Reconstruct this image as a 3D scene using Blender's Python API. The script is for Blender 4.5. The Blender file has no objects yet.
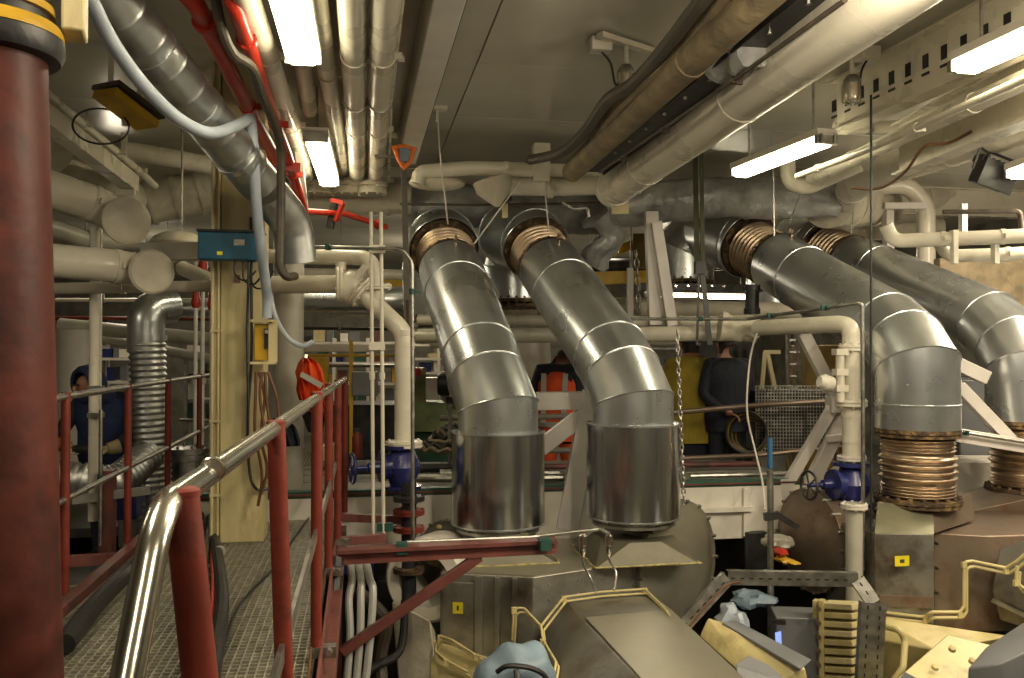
import bpy, bmesh, math, random
from mathutils import Vector as V, Matrix
random.seed(4)
R_ = random.random
S = bpy.context.scene
COL = S.collection
pi = math.pi

# ------------------------------------------------------------------ camera, world, exposure
FP = 870.0
YAW, PIT = math.atan(152/FP), math.atan(13/FP)
C0 = V((0, 0, 1.17))
cd = bpy.data.cameras.new('camera'); cam = bpy.data.objects.new('camera', cd); COL.objects.link(cam)
cam.location = C0; cam.rotation_euler = (pi/2+PIT, 0, -YAW)
cd.sensor_width = 36; cd.lens = FP/1024*36; cd.clip_start = .05
S.camera = cam
F = V((math.sin(YAW)*math.cos(PIT), math.cos(YAW)*math.cos(PIT), math.sin(PIT)))
RT = V((math.cos(YAW), -math.sin(YAW), 0)); UP = RT.cross(F)
cd.dof.use_dof = False
S.view_settings.view_transform = 'Standard'; S.view_settings.look = 'None'
S.view_settings.gamma = 1; S.view_settings.exposure = 0.12
w = bpy.data.worlds.new('world'); S.world = w; w.use_nodes = True
w.node_tree.nodes['Background'].inputs[0].default_value = (.8, .75, .6, 1)
w.node_tree.nodes['Background'].inputs[1].default_value = .02
LIGHT = (1.0, .86, .64)
TUBE_STRENGTH = 17.0
def area(loc, size, power, rot=(0, 0, 0), col=LIGHT):
    d = bpy.data.lights.new('fill_area_light', 'AREA'); d.shape = 'RECTANGLE'; d.size, d.size_y = size
    d.energy = power; d.color = col
    o = bpy.data.objects.new('fill_area_light', d); COL.objects.link(o); o.location = loc; o.rotation_euler = rot
    return o
# added fill lights outside the frame (behind, left, right) and deeper in the hall
for x, y, p in ((-.9, 1.2, 9), (-.9, -1.6, 16), (1.4, 2.2, 50), (2.0, -1.2, 30), (5.0, 2.4, 66), (3.3, 2.9, 40), (5.6, 5.6, 44), (-3.6, 4.0, 10),  # includes one added for the highlight on the right exhaust pipes
                (.2, 10.6, 10), (3.2, 11.2, 8), (5.6, 9.6, 16), (-2.6, 10.0, 9), (1.0, 14.0, 26), (-3.0, 14.0, 18), (5.0, 14, 16)):
    area((x, y, 2.6), (.16, 1.2), p*1.5)
    d = bpy.data.lights.new('fill_glow', 'POINT'); d.energy = p*1.1; d.color = LIGHT; d.shadow_soft_size = .14  # bare point fill added so the ceiling is lit as well
    o = bpy.data.objects.new('fill_glow', d); COL.objects.link(o); o.location = (x, y, 2.2)
# added fill lights down at engine level, no lamp modelled there
area((-.35, 4.6, -1.4), (.5, .3), 8, (0, 0, 0), (1, .95, .9))
area((3.2, 6.6, -.9), (.4, .3), 3, (0, 0, 0), (1, .93, .85))

def P(u, v, d): return C0 + d*(F + RT*((u-512)/FP) - UP*((v-339)/FP))
def ray(u, v): return F + RT*((u-512)/FP) - UP*((v-339)/FP)
def WZ(u, v, z): r = ray(u, v); return C0 + r*((z-C0.z)/r.z)
def WY(u, v, y): r = ray(u, v); return C0 + r*(y/r.y)
def ver(u, v0, v1, d):
    a, b = P(u, v0, d), P(u, v1, d); return [a, V((a.x, a.y, b.z))]
def px(n, d): return n/FP*d

# ------------------------------------------------------------------ materials
MATS = {}
def mat(name, col, rough=.5, metal=0, var=.12, scale=6, bump=0, bscale=40, dirt=None, damt=.5, dscale=3, emit=0, stretch=None, alpha=1, coat=0, aniso=0):
    m = bpy.data.materials.new(name); m.use_nodes = True; nt = m.node_tree; N = nt.nodes; L = nt.links
    b = N['Principled BSDF']
    tc = N.new('ShaderNodeTexCoord'); co = tc.outputs['Object']
    if stretch:
        mp = N.new('ShaderNodeMapping'); L.new(co, mp.inputs[0]); mp.inputs['Scale'].default_value = stretch; co = mp.outputs[0]
    nz = N.new('ShaderNodeTexNoise'); nz.inputs['Scale'].default_value = scale; nz.inputs['Detail'].default_value = 4; L.new(co, nz.inputs['Vector'])
    mx = N.new('ShaderNodeMix'); mx.data_type = 'RGBA'
    lo = [c*(1-var*1.6) for c in col]; hi = [min(1, c*(1+var)) for c in col]
    mr = N.new('ShaderNodeMapRange'); mr.inputs[1].default_value = .3; mr.inputs[2].default_value = .7; L.new(nz.outputs[0], mr.inputs[0])
    L.new(mr.outputs[0], mx.inputs[0]); mx.inputs[6].default_value = (*lo, 1); mx.inputs[7].default_value = (*hi, 1)
    out = mx.outputs[2]
    if dirt:
        n2 = N.new('ShaderNodeTexNoise'); n2.inputs['Scale'].default_value = dscale; n2.inputs['Detail'].default_value = 8; n2.inputs['Roughness'].default_value = .65; L.new(co, n2.inputs['Vector'])
        r2 = N.new('ShaderNodeMapRange'); r2.inputs[1].default_value = 1-damt-.08; r2.inputs[2].default_value = 1-damt+.12; L.new(n2.outputs[0], r2.inputs[0])
        m2 = N.new('ShaderNodeMix'); m2.data_type = 'RGBA'; L.new(r2.outputs[0], m2.inputs[0]); L.new(out, m2.inputs[6]); m2.inputs[7].default_value = (*dirt, 1); out = m2.outputs[2]
    L.new(out, b.inputs['Base Color'])
    rr = N.new('ShaderNodeMapRange'); rr.inputs[3].default_value = max(.03, rough*.75); rr.inputs[4].default_value = min(1, rough*1.25); L.new(nz.outputs[0], rr.inputs[0]); L.new(rr.outputs[0], b.inputs['Roughness'])
    b.inputs['Metallic'].default_value = metal
    if aniso: b.inputs['Anisotropic'].default_value = aniso
    if coat: b.inputs['Coat Weight'].default_value = coat; b.inputs['Coat Roughness'].default_value = .12
    if bump:
        n3 = N.new('ShaderNodeTexNoise'); n3.inputs['Scale'].default_value = bscale; n3.inputs['Detail'].default_value = 3; L.new(co, n3.inputs['Vector'])
        bp = N.new('ShaderNodeBump'); bp.inputs['Strength'].default_value = bump; bp.inputs['Distance'].default_value = .02; L.new(n3.outputs[0], bp.inputs['Height']); L.new(bp.outputs[0], b.inputs['Normal'])
    if emit:
        b.inputs['Emission Color'].default_value = (*col, 1); b.inputs['Emission Strength'].default_value = emit
    if alpha < 1: b.inputs['Alpha'].default_value = alpha
    MATS[name] = m; return m
cream = mat('cream_paint', (.64, .60, .49), .28, 0, .06, 3, .03, 14, dirt=(.46, .39, .26), damt=.24, dscale=3)
cream2 = mat('cream_paint_worn', (.58, .50, .27), .42, 0, .14, 4, .1, 18, dirt=(.26, .17, .06), damt=.36, dscale=2.4, stretch=(1, 1, .35))
white = mat('white_paint', (.68, .64, .56), .35, 0, .07, 5, .04, 20, dirt=(.38, .32, .22), damt=.28)
whitep = mat('white_frame_paint', (.66, .62, .57), .38, 0, .08, 4, .05, 20, dirt=(.32, .26, .18), damt=.30)
ceilm = mat('ceiling_gloss_paint', (.54, .515, .43), .2, 0, .06, 1.5, .12, 3.0, dirt=(.47, .43, .33), damt=.3, dscale=1.5)
insul = mat('painted_insulation_cloth', (.54, .50, .39), .5, 0, .12, 6, .5, 11, dirt=(.30, .22, .11), damt=.32)
wrap = mat('plastic_wrapped_insulation', (.34, .345, .34), .32, .15, .2, 7, .8, 12, dirt=(.46, .45, .41), damt=.42)
galv = mat('galvanised_cladding', (.66, .69, .70), .29, .92, .08, 3.5, .035, 2.2, aniso=.3)
galv2 = mat('galvanised_sleeve', (.62, .64, .65), .2, 1, .12, 2.0, .05, 4, stretch=(3, 3, .4))
spiral = mat('spiral_duct_zinc', (.60, .61, .60), .42, 1, .1, 12, .04, 30)
brass = mat('heat_tinted_bellows', (.50, .385, .27), .34, 1, .12, 4, 0, 20, dirt=(.34, .24, .15), damt=.32)
rustshade = mat('rust_and_groove_shade', (.10, .065, .04), .65, .5, .35, 14, .5, 50, dirt=(.34, .22, .08), damt=.42, dscale=14)  # flange rust; also painted shade in the upper bellows grooves
steel = mat('stainless_rail_tube', (.62, .60, .52), .2, 1, .1, 8, .03, 30)
zinc = mat('zinc_plated_steel', (.40, .39, .35), .4, 1, .2, 15, .1, 40)
darks = mat('dark_steel', (.05, .05, .048), .45, .6, .3, 8, .1, 30)
black = mat('black_rubber', (.014, .014, .014), .45, 0, .3, 10, .1, 40)
blackp = mat('black_painted_pipe', (.02, .021, .024), .18, 0, .2, 6)
redo = mat('red_oxide_paint', (.16, .024, .013), .5, 0, .2, 6, .12, 20, dirt=(.06, .012, .008), damt=.40, dscale=6)
oxide = mat('oxide_brown_steel', (.15, .045, .035), .5, 0, .2, 7, .1, 25, dirt=(.05, .03, .022), damt=.42)
pillarm = mat('oxide_pillar_paint', (.075, .018, .012), .5, 0, .3, 4, .25, 9, dirt=(.03, .011, .009), damt=.46, dscale=5)
pillarm.node_tree.nodes['Principled BSDF'].inputs['Specular IOR Level'].default_value = .22
redo.node_tree.nodes['Principled BSDF'].inputs['Specular IOR Level'].default_value = .35
redp = mat('bright_red_paint', (.42, .028, .011), .3, 0, .12, 8, .05, 20, dirt=(.25, .02, .01), damt=.3)
craney = mat('crane_yellow_paint', (.80, .50, .015), .4)
yel = mat('yellow_paint', (.55, .33, .02), .4, 0, .15, 6, .05, 20, dirt=(.2, .12, .03), damt=.32)
ycream = mat('yellow_cream_enamel', (.50, .42, .19), .4, 0, .1, 4, .05, 20, dirt=(.22, .16, .06), damt=.36)
casing = mat('engine_sheet_steel', (.27, .26, .225), .36, .65, .22, 3, .08, 6, dirt=(.10, .065, .035), damt=.42, dscale=2.5)
casing2 = mat('engine_top_sheet', (.34, .32, .24), .33, .6, .12, 2, .06, 4, dirt=(.22, .19, .11), damt=.30, dscale=2)
hoodm = mat('dull_hood_sheet', (.15, .14, .10), .5, .5, .2, 3, .1, 6, dirt=(.10, .08, .045), damt=.4)
casbr = mat('rust_tinted_casing', (.23, .18, .135), .42, .55, .2, 3, .1, 8, dirt=(.15, .085, .05), damt=.44, dscale=3)
olive = mat('olive_patch_plate', (.24, .23, .15), .38, .5, .1, 5, .05, 20)
bluev = mat('blue_valve_paint', (.02, .025, .12), .28, 0, .2, 7, .05, 30)
bluebox = mat('blue_junction_box_paint', (.016, .09, .16), .4, 0, .15, 6, .05, 20, dirt=(.03, .03, .03), damt=.36)
bluec = mat('pale_blue_sheet', (.17, .235, .29), .5, 0, .2, 5, .4, 12, dirt=(.12, .15, .17), damt=.4)
hosew = mat('pale_blue_hose', (.40, .45, .52), .35, 0, .1, 6)
green = mat('machine_green_paint', (.20, .25, .10), .5, 0, .2, 4, .1, 20, dirt=(.08, .08, .04), damt=.4)
dgreen = mat('dark_green_paint', (.03, .09, .06), .5)
brownh = mat('dusty_brown_lagging', (.26, .20, .115), .6, 0, .25, 7, .5, 16, dirt=(.12, .09, .05), damt=.4)
darkh = mat('dark_brown_hose', (.065, .05, .033), .5, 0, .3, 8, .2, 30)
orange = mat('hi_vis_orange_cloth', (.75, .09, .015), .75, 0, .15, 8, .3, 25)
reflect = mat('reflective_tape', (.5, .5, .46), .35, .3, .05)
navy = mat('navy_coverall_cloth', (.018, .022, .036), .8, 0, .3, 6, .5, 18)
hoodb = mat('blue_hood_cloth', (.018, .035, .10), .8, 0, .3, 6, .5, 18)
ycoat = mat('yellow_work_coat_cloth', (.36, .27, .025), .75, 0, .2, 5, .6, 12)
skin = mat('skin', (.42, .20, .13), .55, 0, .1)
hairm = mat('dark_hair', (.02, .015, .01), .6)
gloves = mat('leather_glove', (.38, .30, .17), .7, 0, .2, 10, .2, 30)
oglove = mat('orange_glove', (.38, .15, .04), .7)
wallm = mat('bulkhead_paint', (.15, .14, .11), .6, 0, .2, 2, .1, 8, dirt=(.07, .06, .045), damt=.45)
floorm = mat('oily_tank_top', (.045, .04, .032), .35, .1, .4, 2, .2, 12)
grat = mat('grating_steel', (.40, .38, .30), .45, .6, .2, 20, .1, 40)
plankm = mat('grey_deck_plank', (.20, .19, .16), .6, .1, .2, 4, .1, 20, stretch=(.4, 3, 3))
straw = mat('sealant_foam', (.38, .32, .14), .8, 0, .3, 30, .6, 60)
stick = mat('yellow_sticker', (.70, .60, .02), .5)
sgrey = mat('grey_cabinet_paint', (.15, .155, .16), .4, 0, .1, 5, .05, 20)
screen = mat('lit_display', (.25, .35, .8), .3, emit=.9)
tubeE = mat('lit_fluorescent_diffuser', (1.0, .90, .62), .4, var=0, emit=TUBE_STRENGTH)
clampg = mat('green_pipe_clip', (.012, .06, .045), .5)
orangep = mat('orange_strap', (.75, .17, .02), .5)
copper = mat('red_brown_cable', (.12, .05, .018), .5)
glassm = mat('lamp_globe_glass', (.45, .40, .30), .12, .3)
pipew = mat('greyed_white_pipe', (.42, .40, .33), .35, 0, .1, 5, .05, 14, dirt=(.2, .17, .1), damt=.3)

# ------------------------------------------------------------------ mesh builder
ORG = {}
def frames(pts):
    n = len(pts); dirs = [(pts[i+1]-pts[i]).normalized() for i in range(n-1)]
    t = dirs[0]; a = V((0, 0, 1)) if abs(t.z) < .9 else V((1, 0, 0))
    x = t.cross(a).normalized(); y = x.cross(t).normalized(); fr = []
    for i, d in enumerate(dirs):
        if i:
            q = dirs[i-1].rotation_difference(d); x = q @ x; y = q @ y
        fr.append((d, x, y))
    return fr
def rings(pts, r, n):
    fr = frames(pts); m = len(pts); rs = r if isinstance(r, (list, tuple)) else [r]*m; out = []
    for i in range(m):
        d, x, y = fr[min(i, m-2)]
        nb = (fr[i-1][0]+fr[i][0]).normalized() if 0 < i < m-1 else d
        ring = []
        for k in range(n):
            a = 2*pi*k/n; o = (x*math.cos(a)+y*math.sin(a))*rs[i]
            dn = d.dot(nb); o = o - d*(o.dot(nb)/dn) if abs(dn) > .2 else o
            ring.append(pts[i]+o)
        out.append(ring)
    return out
def fillet(pts, R, k=7):
    if R <= 0 or len(pts) < 3: return list(pts)
    out = [pts[0]]
    for i in range(1, len(pts)-1):
        a, b, c = pts[i-1], pts[i], pts[i+1]
        d1, d2 = (a-b), (c-b); ang = d1.angle(d2)
        if ang > 3.05: out.append(b); continue
        t = min(R/math.tan(ang/2), d1.length*.49, d2.length*.49)
        p, q = b+d1.normalized()*t, b+d2.normalized()*t
        for j in range(k+1):
            s = j/k; w = (1/math.sin(ang/2)) if 0 else 1
            # rational quadratic arc
            wt = math.sin(ang/2)
            B0, B1, B2 = (1-s)**2, 2*s*(1-s)*wt, s*s
            out.append((p*B0+b*B1+q*B2)/(B0+B1+B2))
    out.append(pts[-1]); return out
def smooth(pts, k=6):
    out = []
    n = len(pts)
    for i in range(n-1):
        p0, p1, p2, p3 = pts[max(i-1, 0)], pts[i], pts[i+1], pts[min(i+2, n-1)]
        for j in range(k):
            t = j/k
            out.append(.5*((2*p1)+(p2-p0)*t+(2*p0-5*p1+4*p2-p3)*t*t+(3*p1-p0-3*p2+p3)*t**3))
    out.append(pts[-1]); return out
class MB:
    def __init__(s): s.v = []; s.f = []; s.m = []; s.mi = 0
    def add(s, vs, fs):
        o = len(s.v); s.v += [V(p) for p in vs]; s.f += [tuple(i+o for i in f) for f in fs]; s.m += [s.mi]*len(fs); return s
    def box(s, c, sz, rz=0):
        c = V(c); M = Matrix.Rotation(rz, 3, 'Z'); vs = [c+M @ V((a*sz[0]/2, b*sz[1]/2, e*sz[2]/2)) for a in (-1, 1) for b in (-1, 1) for e in (-1, 1)]
        return s.add(vs, [(0, 1, 3, 2), (4, 6, 7, 5), (0, 4, 5, 1), (2, 3, 7, 6), (0, 2, 6, 4), (1, 5, 7, 3)])
    def beam(s, a, b, w, h, up=V((0, 0, 1))):
        d = (b-a).normalized(); x = d.cross(up)
        if x.length < .01: x = d.cross(V((1, 0, 0)))
        x.normalize(); y = x.cross(d)
        vs = [p+x*(i*w/2)+y*(j*h/2) for p in (a, b) for i in (-1, 1) for j in (-1, 1)]
        return s.add(vs, [(0, 1, 3, 2), (4, 6, 7, 5), (0, 4, 5, 1), (2, 3, 7, 6), (0, 2, 6, 4), (1, 5, 7, 3)])
    def hbeam(s, a, b, w, h, t=.012, up=V((0, 0, 1))):
        d = (b-a).normalized(); x = d.cross(up)
        if x.length < .01: x = d.cross(V((1, 0, 0)))
        x.normalize(); y = x.cross(d)
        s.beam(a, b, t, h-2*t, up)
        for k in (-1, 1): s.beam(a+y*(k*(h-t)/2), b+y*(k*(h-t)/2), w, t, up)
        return s
    def tube(s, pts, r, n=14, caps=True):
        rg = rings(pts, r, n); vs = [p for q in rg for p in q]; fs = []
        for i in range(len(rg)-1):
            for k in range(n): fs.append((i*n+k, i*n+(k+1) % n, (i+1)*n+(k+1) % n, (i+1)*n+k))
        if caps: fs.append(tuple(range(n))[::-1]); fs.append(tuple((len(rg)-1)*n+k for k in range(n)))
        return s.add(vs, fs)
    def lathe(s, a, d, prof, n=24, caps=True):
        d = V(d).normalized(); h = V((0, 0, 1)) if abs(d.z) < .9 else V((1, 0, 0)); x = d.cross(h).normalized(); y = x.cross(d)
        vs = [a+d*t+(x*math.cos(2*pi*k/n)+y*math.sin(2*pi*k/n))*r for t, r in prof for k in range(n)]; fs = []
        for i in range(len(prof)-1):
            for k in range(n): fs.append((i*n+k, i*n+(k+1) % n, (i+1)*n+(k+1) % n, (i+1)*n+k))
        if caps: fs.append(tuple(range(n))[::-1]); fs.append(tuple((len(prof)-1)*n+k for k in range(n)))
        return s.add(vs, fs)
    def hull(s, pts):
        bm = bmesh.new(); [bm.verts.new(p) for p in pts]
        r = bmesh.ops.convex_hull(bm, input=bm.verts)
        bad = [e for e in r['geom_interior'] if isinstance(e, bmesh.types.BMVert)]
        if bad: bmesh.ops.delete(bm, geom=bad, context='VERTS')
        bmesh.ops.dissolve_limit(bm, angle_limit=.03, verts=bm.verts, edges=bm.edges)
        bm.verts.index_update(); s.add([v.co.copy() for v in bm.verts], [tuple(v.index for v in f.verts) for f in bm.faces]); bm.free(); return s
    def frus(s, top, bot): return s.hull(list(top)+list(bot))
    def ell(s, c, r, n=12, m=8, M=None):
        vs = []; fs = []
        for i in range(m+1):
            t = pi*i/m
            for k in range(n):
                a = 2*pi*k/n; o = V((r[0]*math.sin(t)*math.cos(a), r[1]*math.sin(t)*math.sin(a), r[2]*math.cos(t)))
                vs.append(c+(M @ o if M else o))
        for i in range(m):
            for k in range(n): fs.append((i*n+k, (i+1)*n+k, (i+1)*n+(k+1) % n, i*n+(k+1) % n))
        return s.add(vs, fs)
    def bolts(s, c, d, R, k=8, r=.011, h=.02):
        d = V(d).normalized(); hh = V((0, 0, 1)) if abs(d.z) < .9 else V((1, 0, 0)); x = d.cross(hh).normalized(); y = x.cross(d)
        for i in range(k):
            a = 2*pi*(i+.5)/k; p = c+(x*math.cos(a)+y*math.sin(a))*R
            s.lathe(p-d*h/2, d, [(0, r), (h, r)], 6)
        return s
    def build(s, name, m, parent=None, label=None, cat=None, group=None, kind=None, bev=0, org=None, ang=.6, sm=True):
        me = bpy.data.meshes.new(name)
        if parent is not None: o0 = ORG[parent.name]
        elif org is not None: o0 = V(org)
        else:
            xs = [p.x for p in s.v]; ys = [p.y for p in s.v]; o0 = V(((min(xs)+max(xs))/2, (min(ys)+max(ys))/2, min(p.z for p in s.v)))
        me.from_pydata([p-o0 for p in s.v], [], s.f)
        for x in (m if isinstance(m, (list, tuple)) else [m]): me.materials.append(x)
        me.polygons.foreach_set('material_index', s.m)
        bm = bmesh.new(); bm.from_mesh(me); bmesh.ops.recalc_face_normals(bm, faces=bm.faces); bm.to_mesh(me); bm.free()
        if sm:
            me.polygons.foreach_set('use_smooth', [True]*len(me.polygons)); me.set_sharp_from_angle(angle=ang)
        o = bpy.data.objects.new(name, me); COL.objects.link(o)
        if parent is not None: o.parent = parent
        else: o.location = o0
        ORG[o.name] = o0
        if bev:
            b = o.modifiers.new('bevel', 'BEVEL'); b.width = bev; b.segments = 2; b.limit_method = 'ANGLE'
        tag(o, label, cat, group, kind); return o
def tag(o, label=None, cat=None, group=None, kind=None):
    for k, x in (('label', label), ('category', cat), ('group', group), ('kind', kind)):
        if x: o[k] = x
    return o
def T(name, label, cat, loc, group=None, kind=None):
    o = bpy.data.objects.new(name, None); COL.objects.link(o); o.location = loc; o.empty_display_size = .1
    ORG[o.name] = V(loc); return tag(o, label, cat, group, kind)
def along(pts, t):
    L = [(pts[i+1]-pts[i]).length for i in range(len(pts)-1)]; s = t*sum(L)
    for i, l in enumerate(L):
        if s <= l or i == len(L)-1: return pts[i].lerp(pts[i+1], min(1, s/l)), (pts[i+1]-pts[i]).normalized()
        s -= l
def flange(par, c, d, r, th=.03, m=None, nb=8, name='flange', label=None):
    d = V(d).normalized(); b = MB(); b.lathe(c-d*th*1.05, d, [(0, r*.97), (.003, r), (th*.95, r), (th, r*.97)], 24)
    b.lathe(c+d*th*.05, d, [(0, r*.97), (.003, r), (th*.95, r), (th, r*.97)], 24)
    b.bolts(c, d, r*.84, nb, r*.06+.003, th*3.1); return b.build(name, m, par, label=label)
def clamp(par, c, d, r, m, name='clamp'):
    d = V(d).normalized(); b = MB(); b.lathe(c-d*.018, d, [(0, r+.006), (.036, r+.006)], 16)
    x = d.cross(V((0, 0, 1))); x = x.normalized() if x.length > .1 else V((1, 0, 0))
    b.beam(c+x*(r+.002), c+x*(r+.035), .036, .014, d); return b.build(name, m, par)
def pipe(label, pts, r, m, name='pipe', cat='pipe', R=None, fl=(), cl=(), group=None, n=16, flm=None, clm=None, sm_=False, fr=1.75, frames_at=(), hang=()):
    """a pipe: its run, with flanges, clamps and hangers as parts"""
    p = smooth(pts) if sm_ else fillet(pts, r*2.2 if R is None else R)
    b = MB(); b.tube(p, r, n)
    if not (fl or cl or hang): return b.build(name, m, None, label, cat, group)
    zs = min(pts, key=lambda q: q.z)
    t = T(name, label, cat, zs, group); b.build('pipe_run', m, t)
    for f in fl:
        c, d = along(p, f); flange(t, c, d, r*fr, max(.014, r*.3), flm or m)
    for f in cl:
        c, d = along(p, f); clamp(t, c, d, r, clm or m)
    for f, h in hang:
        c, d = along(p, f); h = h or CZ-c.z; q = MB(); q.tube([c, c+V((0, 0, h))], .008, 8); q.lathe(c-d*.012, d, [(0, r+.008), (.024, r+.008)], 16); q.build('hanger', zinc, t)
    return t

# ------------------------------------------------------------------ setting
def structure(b, name, m, **k): return b.build(name, m, kind='structure', **k)
CZ = 2.95
fl = structure(MB().box((1.5, 7, -2.65), (15, 22, .1)), 'floor', floorm)
ce = structure(MB().box((1.5, 7, CZ+.06), (15, 22, .1)), 'ceiling', ceilm)
structure(MB().box((-5.6, 7, .2), (.1, 22, 5.7)), 'wall_left', wallm)
structure(MB().box((8.6, 7, .2), (.1, 22, 5.7)), 'wall_right', wallm)
structure(MB().box((1.5, 17.6, .2), (14.4, .1, 5.7)), 'wall_back', wallm)
structure(MB().box((1.5, -3.6, .2), (14.4, .1, 5.7)), 'wall_front', wallm)
# glossy ceiling sheets with open joints
cp = []
for i in range(7):
    for j in range(9):
        x0, y0 = -5.0+i*1.9, 1.6+j*1.22
        b = MB().box((x0+.95, y0+.61, CZ-.004+.004*R_()), (1.892, 1.213, .016)); cp.append(b.build('ceiling_panel', ceilm, ce, bev=.003))
# transverse deck beams and stiffeners of the ceiling
for y in (8.45,):
    b = MB(); b.hbeam(V((-5.4, y, CZ-.16)), V((8.4, y, CZ-.16)), .14, .3); b.build('ceiling_beam', cream, ce)

# longitudinal deep girder overhead (white) with its black seal strip
def fwline(u1, v1, u2, v2, z): return WZ(u1, v1, z), WZ(u2, v2, z)
a, c = fwline(438, 20, 407, 148, 2.80)
d = (c-a).normalized(); a = a-d*1.6
g = T('ceiling_girder', 'white boxed ceiling girder edged with a black seal strip, left of the bare ceiling panel', 'girder', a)
MB().beam(a, c, .14, .26).build('girder_box', white, g, bev=.006)
MB().beam(a+V((.095, 0, .05)), c+V((.095, 0, .05)), .035, .10).build('seal_strip', black, g)
# longitudinal perforated girder at the right
for (q1, q2, z, nm, lab) in (((1024, 18), (838, 108), 2.74, 8, 'cream deck girder with a row of cut slots above the right strip lamps'),
                             ((1024, 92), (900, 150), 2.50, 0, 'plain cream deck stringer running above the black floodlight')):
    a, c = WZ(*q1, z), WZ(*q2, z); d = (c-a).normalized(); a = a-d*.6
    g = T('deck_girder', lab, 'girder', a)
    MB().hbeam(a, c, .12, .34, .014).build('girder_beam', cream, g)
    L = (c-a).length
    for k in range(14 if nm else 0):
        p = a+d*(.25+k*L/14.5)+V((-.009, 0, .02)); b = MB().beam(p-d*.022, p+d*.022, .006, .075)
        b.build('slot', darks, g)
        b = MB().beam(p-d*.03+V((0, 0, -.07)), p+d*.03+V((0, 0, -.07)), .006, .014); b.build('slot', darks, g)

# ------------------------------------------------------------------ walkway
XL, XR = -1.28, -.17
wk = T('walkway', 'long raised walkway of steel grating with brown edge channels', 'walkway', (XL, 1.0, -.15))
y = 1.0; ds = []
bars = None
for k in range(10):
    if bars is None:
        b = MB(); n = 33; wdt = (XR-XL)
        for i in range(n+1): b.box((XL+wdt*i/n, 1.5, -.016), (.005, .99, .032))
        for j in range(26): b.box((XL+wdt/2, 1.02+j*.0384, -.008), (wdt, .006, .015))
        gp = b.build('grating_panel', grat, wk, sm=False); gp['kind'] = 'stuff'; base = gp
        bars = gp
    else:
        o = base.copy(); COL.objects.link(o); o.parent = wk; o.location = (0, k*1.0, 0)
MB().beam(V((XL-.03, 1, -.03)), V((XL-.03, 11, -.03)), .06, .16).build('edge_channel', oxide, wk, bev=.004)
MB().beam(V((XR+.03, 1, -.02)), V((XR+.03, 11, -.02)), .012, .16).build('toe_plate', oxide, wk, bev=.003)
MB().beam(V((XR+.05, 1, -.10)), V((XR+.05, 11, -.10)), .06, .10).build('edge_channel', oxide, wk, bev=.004)
for k in range(10): MB().beam(V((XL, 1.5+k, -.09)), V((XR, 1.5+k, -.09)), .05, .1).build('cross_beam', darks, wk)
# posts carrying the walkway
for k, yy in enumerate((3.2, 6.2, 9.2)):
    for s, x in ((0, XL), (1, XR)):
        tag(MB().beam(V((x, yy, -2.6)), V((x, yy, -.18)), .1, .1).build('support_post', oxide, wk))

# right hand rail with its bend down at the near end
def rail_x(y): return -.205+.012*y
RZ = 1.0
rr = T('handrail', 'steel tube handrail on red posts along the right edge of the walkway', 'railing', (rail_x(1), 1.0, .0))
end = P(345, 379, 5.9)
pts = [P(122, 705, .90), P(160, 508, .99), P(275, 428, 2.03), P(318, 397, 3.35), end]
tp = fillet(pts[:3], .09, 12)+pts[3:]
MB().tube(tp, .0175, 20).build('top_rail', steel, rr)
c, dd = P(212, 470, 1.26), (P(230, 457, 1.45)-P(187, 492, 1.07)).normalized()
MB().lathe(c-dd*.006, dd, [(0, .0175), (.002, .0195), (.010, .0195), (.012, .0175)], 20).build('joint_ring', steel, rr)
for (u, v, d, uu, vb) in ((181, 495, 1.05, 196, 0), (276, 424, 2.03, 283, 0), (317, 394, 3.30, 0, 640), (329, 385, 4.5, 0, 570), (338, 381, 5.2, 0, 545), (345, 378, 5.9, 0, 520)):
    p = P(u, v, d); q = V((p.x, p.y, .03))
    if uu: q = P(uu, 640, d); q = p+(q-p)*((p.z-.03)/(p.z-q.z))
    post = MB().tube([q, p+V((0, 0, .003))], .0212, 16).build('post', redo, rr)
    MB().lathe(p+V((0, 0, .0)), (0, 0, 1), [(0, .0225), (.006, .0225), (.009, .018)], 16).build('post_cap', redo, post)
    MB().box(q+V((.03, 0, .01)), (.09, .05, .04)).lathe(q+V((.05, -.03, .02)), (0, -1, 0), [(0, .012), (.03, .012)], 6).build('foot_bolt', zinc, post)
m0 = P(225, 690, 1.9); MB().beam(V((rail_x(1.9)+.0, 1.5, .47)), V((rail_x(6)+.0, 6.0, .50)), .012, .045).build('mid_rail', zinc, rr)

# left hand rail: thin zinc tubes on red posts
lr = T('handrail', 'thin grey railing on red posts along the left edge of the walkway', 'railing', (XL, 3.9, 0))
lx = XL-.09
posts = []
for yy, in ((4.42,), (5.55,), (6.65,), (7.9,), (9.4,)):
    p = V((lx, yy, 0)); posts.append(p)
    po = MB().tube([p+V((0, 0, -.02)), p+V((0, 0, .98))], .021, 14).build('post', redo, lr)
    MB().box(p+V((.03, 0, .0)), (.09, .05, .05)).build('foot_bracket', zinc, po)
MB().tube([V((lx, 3.55, .93)), V((lx, 4.4, .96)), V((lx, 10, .96))], .017, 12).build('top_rail', zinc, lr)
MB().tube([V((lx, 3.5, .47)), V((lx, 10, .49))], .015, 12).build('mid_rail', zinc, lr)

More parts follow.
